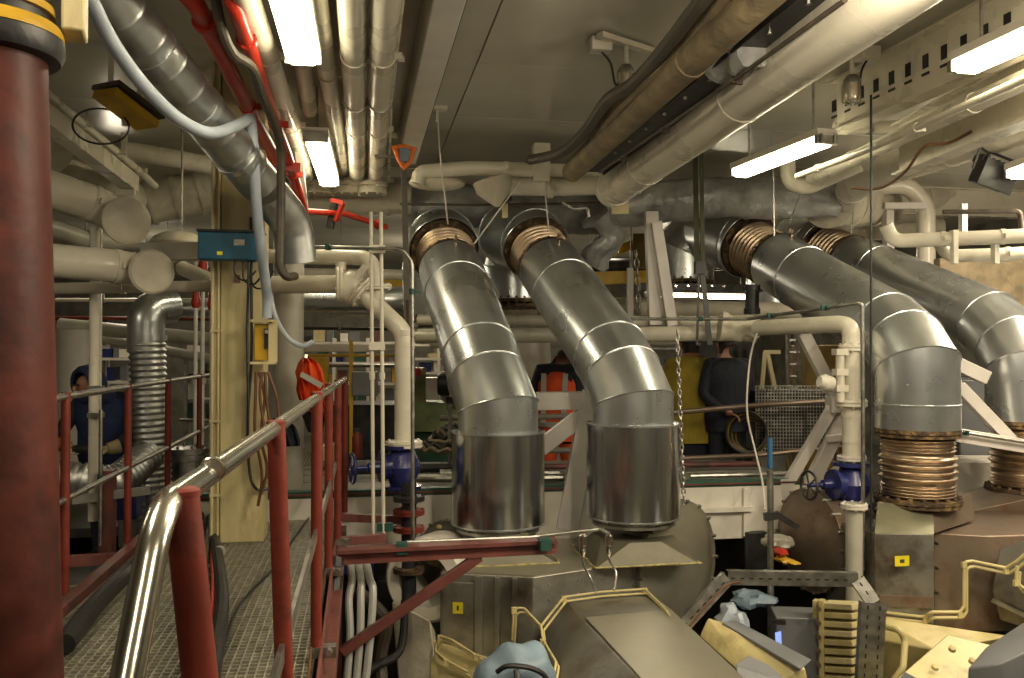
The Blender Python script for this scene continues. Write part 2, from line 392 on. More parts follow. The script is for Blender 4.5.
# hoses and cables lying on the grating
def hose(label, pts, r, m, name='hose', cat='hose', group=None, n=10): return MB().tube(smooth(pts), r, n).build(name, m, None, label, cat, group)
def G(u, v, z=.03): return WZ(u, v, z)
hose('thick black hose lying along the left edge of the grating', [G(64, 645, .05), G(100, 600, .05), G(150, 553, .05), G(205, 510, .05), G(212, 498, .06)], .042, black)
hose('fat black hose with a white tape ring lying right of the near red post', [G(205, 705, .035), G(214, 660, .035), G(222, 600, .035), G(217, 552, .035), G(211, 518, .035), G(216, 495, .04)], .032, black)
hose('thin red hose between the two black hoses on the grating', [G(200, 705), G(207, 650), G(213, 590), G(212, 545), G(213, 515), G(218, 492)], .011, redp)
hose('grey black hose beside the near red post, left of the red hose', [G(190, 690, .03), G(199, 620, .03), G(203, 565, .03), G(209, 530, .03), G(220, 494, .04)], .024, darkh)
hose('thin black cable wandering across the grating right of the hoses', [G(222, 650, .01), G(240, 605, .01), G(262, 580, .01), G(272, 570, .01), G(300, 530, .01), G(318, 505, .01)], .006, black, 'cable', 'cable')
hose('slim brown cable tied along the toe plate', [V((XR+.0, 3.0, .05)), V((XR-.01, 3.6, .06)), V((XR, 4.2, .04)), V((XR-.01, 5.2, .05))], .005, copper, 'cable', 'cable')
p = G(219, 552, .035); MB().lathe(p-V((0, .012, 0)), (0, 1, 0), [(0, .034), (.024, .034)], 16).build('tape_ring', reflect, None, 'white tape ring around the fat black hose on the grating', 'tape')

# ------------------------------------------------------------------ foreground pillar
p0, p1 = P(-16, 60, 2.0), P(2, 760, 2.0)
pl = T('pipe_pillar', 'broad red brown pipe pillar in the left foreground with a yellow flange on top', 'pillar', (p1.x, p1.y, p1.z))
MB().tube([p0, p1], .131, 40).build('pillar_pipe', pillarm, pl)
d = (p0-p1).normalized()
b = MB().lathe(p0, d, [(0, .135), (.004, .158), (.022, .168), (.05, .168), (.052, .15)], 40); b.build('flange', black, pl)
MB().lathe(p0+d*.052, d, [(0, .168), (.018, .166), (.03, .160)], 40).build('flange_rim', yel, pl)
b = MB().lathe(p0+d*.082, d, [(0, .142), (.05, .14), (.052, .125), (.30, .125)], 40); b.build('upper_collar', darks, pl)
MB().lathe(p0+d*.11, d, [(0, .15), (.02, .148)], 40).build('yellow_band', yel, pl)
MB().box(P(75, 12, 2.1), (.05, .10, .12), .2).build('beige_bracket', cream2, None, 'small beige bracket beside the top flange of the red pillar', 'bracket', bev=.006)

# ------------------------------------------------------------------ column with its blue box
cb = P(242, 540, 5.45); cx, cy = cb.x, cb.y
col = T('support_column', 'cream steel support column rising from the grating to the ceiling', 'column', (cx, cy, 0))
MB().box((cx+.012, cy, CZ/2), (.262, .24, CZ)).build('column_box', cream2, col, bev=.008)
MB().box((cx-.137, cy-.06, CZ/2), (.03, .16, CZ)).build('flange_edge', cream2, col, bev=.004)
MB().tube([V((cx-.16, cy-.15, .02)), V((cx-.16, cy-.15, CZ))], .011, 8).build('conduit', cream2, col)
MB().tube([V((cx-.125, cy-.15, .02)), V((cx-.125, cy-.15, CZ))], .008, 8).build('conduit', cream2, col)
MB().tube(smooth([V((cx+.06, cy-.14, 2.0)), V((cx+.07, cy-.14, 1.2)), V((cx+.05, cy-.135, .8)), V((cx+.06, cy-.14, .45)), V((cx+.11, cy-.16, .33)), V((cx+.2, cy-.12, .34))]), .009, 8).build('cable', black, col)
MB().box((cx-.02, cy-.125, 1.62), (.04, .01, .05)).build('weld_mark', casbr, col)
for z in (.3, .75, 1.3): MB().box((cx-.14, cy-.155, z), (.06, .02, .015)).build('clip', cream2, col)
q = P(232, 247, 5.15)
bx = T('junction_box', 'blue metal junction box fixed high on the cream column', 'box', (q.x, q.y, q.z-.09))
MB().box(q, (.37, .12, .165)).build('box_body', bluebox, bx, bev=.008)
MB().box(q+V((0, -.005, .088)), (.38, .13, .014)).build('lid', darks, bx)
MB().box(q+V((.05, -.064, .02)), (.06, .006, .035)).build('label_plate', zinc, bx)
MB().box(q+V((-.06, -.064, -.045)), (.03, .006, .02)).build('fastener', stick, bx)
for k in range(3):
    a = q+V((.02+.05*k, -.02, -.08)); MB().tube(smooth([a, a+V((.0, 0, -.08-.03*k)), a+V((.06, 0, -.12-.02*k)), a+V((.12, 0, -.06))]), .006, 6).build('cable', black, bx)
MB().tube([q+V((.10, -.02, -.08)), q+V((.09, -.02, -.5)), q+V((.10, -.02, -.95))], .008, 6).build('cable', black, bx)
# yellow switch box
q = P(264, 342, 5.2); q2 = q
sb = T('switch_box', 'small cream and yellow switch box on the right side of the cream column', 'box', (q.x, q.y, q.z-.15))
MB().box(q+V((0, .02, 0)), (.11, .08, .22)).build('housing', yel, sb, bev=.006)
for s in (-1, 1): MB().box(q+V((0, -.02, s*.125)), (.14, .12, .014)).build('frame_plate', cream2, sb)
MB().box(q+V((.055, -.03, 0)), (.05, .02, .24)).build('frame_plate', cream2, sb)
MB().box(q+V((.02, -.025, .02)), (.03, .02, .12)).build('dark_window', darks, sb)
MB().lathe(q+V((.02, -.04, .06)), (0, -1, 0), [(0, .012), (.02, .012)], 10).build('button', zinc, sb)
for k in range(5):
    a = P(256+3*k, 372, 5.15); b_ = P(255+6*k, 432+4*k, 5.15)
    hose(('far left','left','middle','right','far right')[k]+' one of five brown cables drooping below the yellow switch box', [a, a.lerp(b_, .4)+V((.03*math.sin(k*2), 0, 0)), b_, P(262+5*k, 475-6*k, 5.2), P(258+3*k, 506-12*k, 5.2)], .009, copper, 'cable', 'cable', 'cables hanging below the switch box', 8)
# grey round column behind
p = ver(289, 195, 505, 6.4); pipe('pale grey round column behind the cream column', [p[1], p[0]], .11, pipew, 'round_column', 'column', fl=(.02,), fr=1.25)

# ------------------------------------------------------------------ exhaust pipes
def mitre(pts, r, n=48): return rings(pts, r, n)
def exhaust(label, pts, r, secs, group='clad exhaust pipes', sleeve=None, bel_low=None, head=True, hl=.40, lug=True):
    """pts: mitre corners top -> bottom; secs: clad section seams along the path"""
    t = T('exhaust_pipe', label, 'pipe', pts[-1], group)
    rg = mitre(pts, r)
    for i in range(len(pts)-1):
        A, B = rg[i], rg[i+1]; n = len(A); b = MB(); k0 = 0
        b.add(A+B, [(k, (k+1) % n, n+(k+1) % n, n+k) for k in range(n)]); b.build('clad_section', galv, t)
        cc = sum(B, V())/n
        if i < len(pts)-2:
            # raised seam bead following the mitre plane
            loop = [cc+(q-cc)*1.004 for q in B]+[cc+(B[0]-cc)*1.004]
            MB().tube(loop+[cc+(B[1]-cc)*1.004], .0065, 6).build('seam', galv, t)
    d0 = (pts[1]-pts[0]).normalized()
    # extra circumferential seams and a lengthwise seam with rivets on the long top section
    for s in secs:
        c = pts[0]+d0*s; MB().lathe(c-d0*.008, d0, [(0, r*.995), (.004, r+.006), (.012, r+.006), (.016, r*.995)], 48, False).build('seam', galv, t)
    # cover disc, bellows and flanges at the top
    MB().lathe(pts[0]-d0*.012, d0, [(0, r*.99), (.012, r)], 48).build('end_cap', galv, t)
    rb = r*.80; L = hl
    prof = [(-L, rb)]
    nc = 5 if L < .45 else 7
    for k in range(nc*8+1): prof.append((-L+.05+k*(L-.09)/(nc*8), rb+.045*(1-math.cos(2*pi*k/8))/2))
    prof.append((0, rb)); prof.sort()
    b = MB().lathe(pts[0], d0, prof, 48); kk = 48
    for i in range(len(prof)-1):
        if min(prof[i][1], prof[i+1][1]) < rb+.012:
            for k in range(kk): b.m[i*kk+k] = 1  # shade between the pleats painted in with the dark rust material
    b.build('bellows', [brass, rustshade], t)
    for s, rr_ in ((-L, r*1.08), (-.035, r*.99)):
        c = pts[0]+d0*s; b = MB().lathe(c-d0*.02, d0, [(0, rr_*.9), (.001, rr_), (.03, rr_), (.031, rr_*.9)], 40); b.bolts(c-d0*.012, d0, rr_*.93, 20, .017, .065); b.build('flange', rustshade, t)
    if lug:
        up = V((0, 0, 1)); x = (up-d0*up.dot(d0)).normalized(); c = pts[0]+x*r+d0*.06
        MB().beam(c-d0*.03, c+d0*.03, .012, .05, x).lathe(c+x*.05-d0.cross(x)*.01, d0.cross(x), [(0, .022), (.02, .022)], 10).build('lifting_lug', brass, t)
    e = pts[-1]; dn = V((0, 0, -1))
    return t, e, pts[0]-d0*L, -d0
def vert_end(u, v0, v1, d): return ver(u, v0, v1, d)
# pipe 1
r1 = .27
e1 = ver(498, 432, 437, 5.87)
A = [P(447, 250, 7.35), P(470, 325, 6.45), P(481, 358, 6.12), P(493, 398, 5.92), V((e1[0].x, e1[0].y, P(0, 432, 5.87).z)), V((e1[0].x, e1[0].y, P(0, 470, 5.87).z))]
A[3] = P(495, 402, 5.90)
t1, b1, h1, d1 = exhaust('leftmost of the four silver exhaust pipes, ending in a wide sleeve', [P(451, 270, 7.35), P(480, 354, 6.2), P(487, 378, 6.0), V((e1[0].x, e1[0].y, P(0, 408, 5.87).z)), A[5]], r1, (.40,))
e2 = ver(633, 425, 470, 5.87)
B_ = [P(550, 268, 7.35), P(610, 354, 6.2), P(622, 375, 6.0), V((e2[0].x, e2[0].y, P(0, 402, 5.87).z)), V((e2[0].x, e2[0].y, P(0, 470, 5.87).z))]
t2, b2, h2, d2 = exhaust('second silver exhaust pipe from the left, its wide sleeve beside the chain', B_, r1, (.40,))
for t, q, u, v1, v0_ in ((t1, b1, 498, 527, 431), (t2, b2, 633, 520, 423)):
    c = V((q.x, q.y, P(0, v0_, 5.87).z)); zb = P(0, v1, 5.7).z
    L = c.z-zb; rs = .314
    MB().lathe(c, (0, 0, -1), [(0, r1), (.0, rs-.004), (.004, rs), (L-.004, rs), (L, rs-.004), (L, .25)], 56).build('sleeve', galv2, t, ang=.5)
    MB().lathe(c+V((0, 0, .004)), (0, 0, -1), [(0, rs), (.0, rs+.004), (.010, rs+.004), (.012, rs)], 56, False).build('sleeve_rim', galv, t)
    MB().lathe(c+V((0, 0, -L+.008)), (0, 0, -1), [(0, rs), (.0, rs+.004), (.010, rs+.004), (.012, rs)], 56, False).build('sleeve_rim', galv, t)
    MB().beam(c+V((rs*math.cos(-2.0), rs*math.sin(-2.0), -.01)), c+V((rs*math.cos(-2.0), rs*math.sin(-2.0), -L+.01)), .012, .006, V((math.cos(-2.0), math.sin(-2.0), 0))).build('lengthwise_seam', galv2, t)
    b = MB().lathe(c+V((0, 0, -L)), (0, 0, -1), [(0, .26), (.03, .26)], 40); b.bolts(c+V((0, 0, -L-.012)), (0, 0, -1), .262, 22, .013, .03); b.lathe(c+V((0, 0, -L-.028)), (0, 0, -1), [(0, .28), (.02, .28)], 48)
    b.build('base_flange', zinc, t)
# pipe 3, pipe 4 with bellows below
def lowbellows(t, c, L, rb):
    for s, rr_ in ((0, rb*1.17), (L, rb*1.2)):
        q = c-V((0, 0, s)); b = MB().lathe(q, (0, 0, -1), [(0, rr_*.8), (.001, rr_), (.028, rr_), (.029, rr_*.8)], 44); b.bolts(q-V((0, 0, .015)), (0, 0, -1), rr_*.92, 20, .017, .06)
        b.lathe(q-V((0, 0, .034)), (0, 0, -1), [(0, rr_*.8), (.001, rr_*.98), (.02, rr_*.98), (.021, rr_*.8)], 44); b.build('flange', rustshade, t)
    prof = [(.05, rb*.97)]; z = .06; k = 0
    # fine pleats, coarse bulges, fine pleats
    def pl(z0, z1, n, a):
        for i in range(n*8+1): prof.append((z0+(z1-z0)*i/(n*8), rb*.97+a*(1-math.cos(2*pi*i/8))/2))
    l = L-.06
    pl(.06, .06+l*.24, 4, .013); pl(.07+l*.26, .06+l*.72, 4, .024); pl(.07+l*.74, .05+l, 4, .013)
    MB().lathe(c, (0, 0, -1), prof, 56, False).build('bellows', brass, t)
e3 = ver(917, 392, 428, 6.0)
C_ = [P(778, 263, 7.8), P(887, 327, 6.55), P(905, 345, 6.2), V((e3[0].x, e3[0].y, P(0, 366, 6.0).z)), e3[1]]
t3, b3, h3, d3 = exhaust('third silver exhaust pipe, sloping right to pleated bellows left of the far right one', C_, .272, (.36,), hl=.48)
MB().lathe(V((b3.x, b3.y, P(0, 403, 6.0).z)), (0, 0, -1), [(0, .272), (.004, .278), (.014, .278), (.018, .272)], 48, False).build('seam', galv, t3)
lowbellows(t3, b3, b3.z-P(0, 496, 6.0).z, .236)
e4 = ver(1024, 372, 420, 6.75)
D_ = [P(852, 262, 8.8), P(988, 322, 7.3), P(1012, 345, 6.95), V((e4[0].x, e4[0].y, P(0, 366, 6.75).z)), e4[1]]
t4, b4, h4, d4 = exhaust('rightmost silver exhaust pipe, partly cut by the right edge of the picture', D_, .272, (.36,), hl=.48)
lowbellows(t4, b4, b4.z-P(0, 486, 6.75).z, .236)

# manifold elbows behind the bellows, each with its own downpipe
def elbow(label, h, d, pts, r, fl=True):
    t = T('exhaust_elbow', label, 'pipe', pts[-1], 'exhaust elbows under the ceiling')
    rg = mitre([h]+pts, r)
    for i in range(len(rg)-1):
        A, B = rg[i], rg[i+1]; n = len(A)
        MB().add(A+B, [(k, (k+1) % n, n+(k+1) % n, n+k) for k in range(n)]).build('clad_section', galv, t)
    for i in range(len(rg)):
        B = rg[i]; cc = sum(B, V())/n
        loop = [cc+(q-cc)*1.003 for q in B]; MB().tube(loop+loop[:2], .007, 6).build('seam', galv, t)
    if fl:
        q = pts[-1]; b = MB().lathe(q, (0, 0, -1), [(0, .2), (.001, r*1.05), (.03, r*1.05), (.031, .2)], 40); b.lathe(q-V((0, 0, .05)), (0, 0, -1), [(0, .2), (.001, r*1.05), (.03, r*1.05), (.031, .2)], 40)
        b.bolts(q-V((0, 0, .03)), (0, 0, -1), r*.97, 24, .016, .11); b.build('flange', rustshade, t)
    return t
elbow('silver elbow behind the leftmost exhaust bellows', h1, d1, [h1+d1*.16, h1+d1*.35+V((0, .18, -.02)), h1+d1*.35+V((0, .42, -.3)), h1+d1*.35+V((0, .45, -.75))], .31)
q = P(515, 262, 8.6)
elbow('silver elbow between the two left exhaust pipes, turning down behind them', h2, d2, [h2+d2*.14, h2+d2*.30+V((-.10, .12, 0)), P(522, 243, 8.5)+V((0, 0, .05)), V((q.x, q.y, P(0, 268, 8.6).z)), V((q.x, q.y, P(0, 300, 8.6).z))], .30)
q = P(683, 255, 8.9)
elbow('broad silver elbow left of the third exhaust pipe, ending in a bolted flange', h3, d3, [h3+d3*.10, h3+d3*.30+V((-.06, .05, 0)), P(702, 236, 8.85), V((q.x, q.y, P(0, 252, 8.9).z)), V((q.x, q.y, P(0, 281, 8.9).z))], .31)
elbow('silver elbow behind the upper bellows of the rightmost exhaust pipe', h4, d4, [h4+d4*.1, h4+d4*.3+V((0, .2, 0)), h4+d4*.35+V((-.1, .5, -.3)), h4+d4*.35+V((-.1, .5, -.7))], .29, False)

# ------------------------------------------------------------------ strip lamps
def strip_lamp(label, a, c, w, extra=True):
    d = (c-a).normalized(); x = d.cross(V((0, 0, 1))).normalized(); u = x.cross(d)
    t = T('strip_lamp', label, 'lamp', (a+c)/2, 'fluorescent strip lamps under the ceiling')
    MB().beam(a-d*.03+u*.035, c+d*.03+u*.035, w*1.05, .045, u).build('housing', white, t, bev=.004)
    b = MB(); h = .055; sec = [(-.5, 0), (-.46, -.7), (-.3, -1), (.3, -1), (.46, -.7), (.5, 0)]
    ra = [a+x*(s*w)+u*(q*h+.01) for s, q in sec]; rc = [c+x*(s*w)+u*(q*h+.01) for s, q in sec]
    b.add(ra+rc, [(k, (k+1) % 6, 6+(k+1) % 6, 6+k) for k in range(6)]+[tuple(range(6))[::-1], tuple(range(6, 12))]); b.build('diffuser', tubeE, t)
    for p, s in ((a, -1), (c, 1)):
        MB().beam(p+d*s*.002, p+d*s*.03, w*1.04, .075, u).build('end_cap', zinc, t)
        MB().tube([p+d*s*.1*-1+u*.05, V((p.x-d.x*s*.1, p.y-d.y*s*.1, CZ))], .008, 8).build('hanger_rod', zinc, t)
    for p in (a, c):
        for s in (-.35, .35): MB().beam(p+x*(s*w)+u*.02+d*.04, p+x*(s*w)-u*.035+d*.04, .014, .006, d).build('clip', zinc, t)
    return t
a, c = WZ(305, 58, 2.60), WZ(322, 182, 2.60)
c1 = WZ(276, -60, 2.60); strip_lamp('glowing strip lamp cut by the top edge, left of the long ceiling pipes', c1, WZ(303, 56, 2.60), .165)
strip_lamp('short glowing strip lamp hanging in front of the white pipe flanges', WZ(316, 137, 2.58), WZ(329, 181, 2.58), .155)
strip_lamp('glowing strip lamp below the perforated girder, right of the broad cream duct', WZ(741, 171, 2.45), WZ(824, 139, 2.47), .14)
strip_lamp('glowing strip lamp at the top right corner of the ceiling', WZ(966, 64, 2.52), WZ(1070, 17, 2.52), .15)
strip_lamp('small strip lamp end glowing behind the black floodlight', WZ(1018, 172, 2.3), WZ(1080, 150, 2.3), .14)
strip_lamp('distant strip lamp deep in the hall, seen below the silver elbow flange', P(648, 294, 12.0), P(748, 296, 12.0), .22)

# ------------------------------------------------------------------ long cream pipes under the ceiling, left of the girder
G5 = 'cream pipes running lengthwise under the ceiling'
def cpipe(label, q, z, r, m=cream, down=True, **k):
    pts = [WZ(u, v, z) for u, v in q]; d = (pts[1]-pts[0]).normalized(); pts[0] = pts[0]-d*1.2
    return pipe(label, pts, r, m, group=G5, **k)
cpipe('rightmost long cream pipe left of the white girder', [(385, 0), (377, 150), (375, 186)], 2.68, .068, cl=(.35, .62), fl=(.97,), fr=1.7, hang=((.5, .25),))
cpipe('long cream pipe second from the white girder', [(352, 0), (357, 150), (357, 186)], 2.68, .066, cl=(.35, .62), fl=(.97,), fr=1.7, hang=((.5, .25),))
cpipe('slim cream pipe between the two strip lamps, passing right of the lower one', [(316, 0), (340, 150), (345, 186)], 2.72, .052, cl=(.4,), fl=(.97,))
cpipe('cream pipe ending behind the lower left strip lamp', [(292, 0), (310, 110)], 2.76, .05, cl=(.5,))
cpipe('leftmost long cream pipe, beside the red pipes', [(247, 0), (300, 150), (309, 186)], 2.68, .06, cl=(.35, .6), fl=(.97,))
cpipe('cream conduit with couplings between the last pipe and the girder', [(402, 0), (391, 100), (388, 205)], 2.70, .012, cl=(.3, .55, .8))
for u, lab in ((372, 'rightmost'), (347, 'middle'), (320, 'leftmost')):
    q = P(u, 183, 7.55); b = MB(); b.lathe(q, (0, 0, -1), [(-.05, .07), (0, .13), (.03, .13), (.035, .11), (.07, .13), (.1, .13), (.11, .07)], 24); b.bolts(q-V((0, 0, .05)), (0, 0, -1), .112, 8, .012, .13)
    b.build('pipe_flange', insul, None, lab+' of three bolted cream flanges where the ceiling pipes enter the cross duct', 'flange')
# white strut beside the lower lamp
MB().beam(WZ(297, 138, 2.7), P(309, 246, 7.2), .05, .02).build('white_strut', white, None, 'thin white slanted strut left of the lower strip lamp', 'strut')

# ------------------------------------------------------------------ red pipes
pipe('left bright red ceiling pipe with a bracket joining its neighbour', [P(175, -18, 3.7), P(197, 6, 3.8), P(270, 150, 5.5), P(279, 172, 5.8)], .042, redp, 'red_pipe', fl=(.12, .99), fr=1.35, cl=(.55,))
pipe('right bright red ceiling pipe running down to the red cross pipe', [P(222, -20, 3.6), P(236, 10, 3.7), P(290, 165, 5.8), P(304, 213, 6.5)], .036, redp, 'red_pipe', fl=(.14,), fr=1.35, cl=(.5, .8))
MB().beam(P(258, 162, 5.65), P(300, 168, 5.75), .03, .06).build('red_bracket', redp, None, 'short red bracket clamping the two red ceiling pipes together', 'bracket')
pipe('bright red cross pipe with a handle running right from the silver duct', [P(302, 211, 6.6), P(345, 214, 6.9), P(386, 227, 7.3)], .023, redp, 'red_pipe', fl=(.9,))
MB().beam(P(336, 221, 6.8), P(343, 203, 6.75), .03, .03).beam(P(343, 203, 6.75), P(331, 200, 6.75), .03, .03).build('lever', redp, None, 'small bent red lever on the red cross pipe', 'lever')
MB().beam(P(335, 199, 6.84), P(330, 228, 6.84), .05, .05).build('clamp_block', darks, None, 'dark clamp block gripping the red cross pipe', 'clamp')
hose('thick dark hose hanging between the two red ceiling pipes', [P(212, -20, 3.7), P(221, 25, 3.8), P(232, 52, 3.9), P(252, 68, 4.1), P(262, 96, 4.4), P(279, 138, 4.7), P(281, 190, 4.8), P(280, 245, 4.8), P(280, 264, 4.8), P(286, 276, 4.8), P(295, 276, 4.9)], .024, darkh)

# ------------------------------------------------------------------ silver spiral duct and pale hose, top left
p0, p1 = P(94, -22, 3.55), P(268, 194, 5.05)
t = T('spiral_duct', 'long silver spiral duct sloping from the top left down behind the pale blue hose', 'duct', p1)
dd = (p1-p0).normalized(); LN = (p1-p0).length; prof = []
for i in range(int(LN/.17)):
    s = i*.17; prof += [(s, .12), (s+.004, .1225), (s+.012, .1225), (s+.016, .12), (s+.16, .12)]
MB().lathe(p0, dd, prof, 32).build('duct_tube', spiral, t)
el = fillet([p1-dd*.05, P(292, 222, 5.3), P(297, 262, 5.35)], .2, 8)
MB().tube(el, .12, 32).build('elbow', spiral, t)
for s in (.25, .5, .75): c = p0.lerp(p1, s); MB().lathe(c, dd, [(0, .12), (.003, .126), (.04, .126), (.043, .12)], 32).build('coupling', galv, t)
hose('pale blue hose sagging from the top left along the silver spiral duct', [P(84, -14, 3.1), P(112, 42, 3.35), P(146, 88, 3.6), P(180, 120, 3.85), P(210, 133, 4.1), P(234, 127, 4.4), P(248, 119, 4.6), P(251, 124, 4.65), P(254, 160, 4.7), P(257, 210, 4.8), P(262, 256, 4.95), P(267, 296, 5.1), P(267, 318, 5.12)], .029, hosew, n=14)
hose('pale blue hose loop hanging right of the yellow switch box', [P(269, 290, 5.6), P(276, 318, 5.6), P(288, 338, 5.6), P(302, 346, 5.7), P(312, 342, 5.8)], .016, hosew)
# wooden/yellow tray and its wheel
t = T('hanging_tray', 'yellow tray with a torn dark edge hanging from the ceiling left of the spiral duct', 'tray', P(130, 110, 5.0))
a, c = P(104, 92, 5.0), P(148, 126, 5.3); MB().beam(a, c, .18, .05).build('tray_body', yel, t, bev=.006)
MB().beam(a+V((0, .02, .05)), c+V((.02, .02, .05)), .22, .03).build('dark_edge', darkh, t)
for s in (.15, .8): p = a.lerp(c, s); MB().box((p.x, p.y, (p.z+CZ)/2), (.03, .01, CZ-p.z)).build('hanger', cream, t)
def ring(label, c, nrm, R, r, m, name='cable_ring', cat='cable'):
    nrm = nrm.normalized(); x = nrm.cross(V((0, 0, 1))).normalized(); y = x.cross(nrm)
    pts = [c+(x*math.cos(2*pi*k/36)+y*math.sin(2*pi*k/36))*R for k in range(37)]
    return MB().tube(pts, r, 8).build(name, m, None, label, cat)
ring('black cable ring hanging below the yellow tray', P(101, 126, 5.1), V((.15, -.8, .55)), .15, .006, black)
# cream stringers and pipes at the upper left
def disc_end(label, c, r):
    ax = (RT*.65-F*.75).normalized(); MB().lathe(c, ax, [(-.10, r*.8), (-.03, r*.92), (0, r), (.018, r), (.03, r*.9), (.04, r*.3), (.042, .005)], 32).build('end_disc', insul, None, label, 'disc')
g = T('cream_stringer', 'cream steel stringer sloping past the foreground pillar to the column', 'girder', P(128, 180, 6.0))
MB().beam(P(30, 105, 4.6), P(132, 184, 6.6), .10, .12).build('stringer_beam', cream, g); MB().beam(P(126, 176, 6.5), P(126, 195, 6.5), .14, .03).build('end_plate', cream, g)
pipe('thin cream pipe above the cream stringer at the upper left', [P(40, 88, 4.7), P(140, 172, 6.7), P(155, 186, 7)], .028, cream, cl=(.3, .6, .85))
pipe('short cream pipe crossing behind the spiral duct at the upper left', [P(125, 150, 7.0), P(215, 166, 7.3)], .075, cream)
pipe('fat cream lagged pipe behind the cream stringer at the left', [P(55, 152, 6.2), P(95, 170, 6.6), P(128, 200, 7.2)], .16, insul)
pipe('cream lagged pipe at left ending in a large round disc, upper of two', [P(20, 180, 5.0), P(92, 203, 5.4), P(122, 219, 5.5)], .115, cream, cl=(.7,))
disc_end('upper large cream disc closing the lagged pipe at the left', P(126, 221, 5.35), .145)
pipe('cream lagged pipe at left ending in a round disc, lower of two', [P(20, 258, 5.0), P(105, 265, 5.2), P(152, 271, 5.4)], .10, cream, cl=(.7,))
disc_end('lower large cream disc closing the lagged pipe at the left', P(151, 272, 5.25), .135)
pipe('cream cross pipe just below the lower round disc at the left', [P(30, 289, 5.4), P(212, 286, 5.6)], .036, cream, cl=(.5,))
pipe('greyed cream pipe bending behind the two round discs', [P(30, 222, 6.0), P(85, 240, 6.4), P(140, 243, 6.8)], .07, pipew, hang=((.5, 0),))
MB().beam(P(142, 252, 6.0), P(213, 251, 6.0), .08, .12).build('grey_beam', pipew, None, 'greyed white cross beam right of the round discs, behind the column', 'beam', bev=.004)
MB().ell(P(178, 243, 6.6), (.2, .2, .09), 20, 10).build('domed_cap', insul, None, 'pale domed cap sitting on the greyed white cross beam', 'cap')
pipe('thick cream pipe sloping right of the lower round disc, behind the column', [P(168, 262, 6.6), P(214, 282, 6.3)], .055, cream, hang=((.3, 0),))
t = T('white_post', 'white vertical post with clamps in front of the blue-hooded worker', 'post', P(95, 500, 5.5))
q = ver(95, 228, 520, 5.55); MB().tube(q, .03, 14).build('post_tube', cream, t); MB().beam(*ver(101, 228, 520, 5.6), .04, .012).build('post_plate', cream, t)
for v in (388, 415): MB().box(P(96, v, 5.5), (.09, .06, .03)).build('clamp', zinc, t)
MB().box(P(124, 196, 6.9), (.04, .04, 1.0)).build('upright', cream, None, 'cream upright below the fat lagged pipe at the left', 'post')

# ------------------------------------------------------------------ cross ducts under the ceiling
def lumpy(label, pts, r, m, name='insulated_duct', amp=.03, n=30, seg=.05, group=None, bands=0):
    L = sum((pts[i+1]-pts[i]).length for i in range(len(pts)-1)); k = max(4, int(L/seg)); pp = [along(pts, i/k)[0] for i in range(k+1)]
    import mathutils.noise as mn
    rg = rings(pp, r, n); vs = []; so = R_()*50
    for i, q in enumerate(rg):
        for j, p in enumerate(q):
            c = pp[i]; f = 1+amp/r*(mn.noise(p*7+V((so, 0, 0)))+.5*mn.noise(p*19)); vs.append(c+(p-c)*f)
    fs = [(i*n+j, i*n+(j+1) % n, (i+1)*n+(j+1) % n, (i+1)*n+j) for i in range(k) for j in range(n)]+[tuple(range(n))[::-1], tuple(k*n+j for j in range(n))]
    if not bands: return MB().add(vs, fs).build(name, m, None, label, 'duct', group, ang=1.2)
    t = T(name, label, 'duct', pts[-1], group); MB().add(vs, fs).build('duct_lagging', m, t, ang=1.2)
    for s in range(bands):
        c, d = along(pts, (s+.5)/bands); MB().lathe(c-d*.02, d, [(0, r), (.0, r+.012), (.04, r+.012), (.04, r)], 28, False).build('band', m, t)
    return t
lumpy('cream lagged cross duct at the left, below the hanging tray', [P(138, 205, 7.6), P(212, 190, 7.8)], .19, insul, amp=.008, bands=3)
lumpy('cream lagged cross duct that the long ceiling pipes drop into', [P(222, 200, 7.9), P(300, 198, 7.9), P(412, 196, 7.95)], .17, insul, amp=.012, bands=4)
lumpy('dark plastic-wrapped cross duct above the two left exhaust bellows', [P(405, 208, 8.2), P(500, 207, 8.2), P(612, 213, 8.2)], .21, wrap, amp=.03)
lumpy('crumpled silver-wrapped cross duct above the third exhaust pipe', [P(606, 208, 7.85), P(700, 198, 7.8), P(835, 198, 7.8)], .185, wrap, amp=.022)
lumpy('cream lagged cross duct right of the silver-wrapped one', [P(828, 203, 8.0), P(880, 204, 9.4), P(990, 192, 9.9), P(1075, 184, 10.2)], .235, insul, amp=.012, bands=5)
lumpy('thinner cream lagged duct below the right cross duct', [P(790, 228, 9.9), P(860, 229, 9.8), P(940, 228, 9.8)], .13, insul, amp=.01)
lumpy('crumpled plastic sheet sagging from the dark cross duct beside the third elbow', [P(596, 215, 7.7), P(612, 232, 7.8), P(590, 262, 7.9)], .11, wrap, amp=.09)
# white cross pipes just below the ceiling
pipe('upper white cross pipe below the bare ceiling panel', [P(417, 184, 6.9), P(420, 172, 6.9), P(470, 168, 6.95), P(600, 172, 7.1)], .058, cream, cl=(.5,))
pipe('lower white cross pipe joining the broad cream duct', [P(500, 186, 7.1), P(560, 187, 7.1), P(640, 184, 6.8)], .075, cream, fl=(.35,), fr=1.25)
MB().ell(P(437, 183, 7.0), (.23, .1, .065), 20, 10).build('lagged_vessel', insul, None, 'small pill-shaped white vessel below the upper white cross pipe', 'vessel')
MB().lathe(P(492, 180, 7.0), (.25, 0, -1), [(0, .16), (.08, .15), (.17, .07), (.22, .02)], 20).build('lagged_cone', insul, None, 'white lagged cone under the upper white cross pipe', 'cone')
MB().box(P(541, 163, 7.0), (.13, .12, .30)).build('hanger_box', cream, None, 'white box hanger where the dark hoses reach the cross pipes', 'bracket', bev=.004)
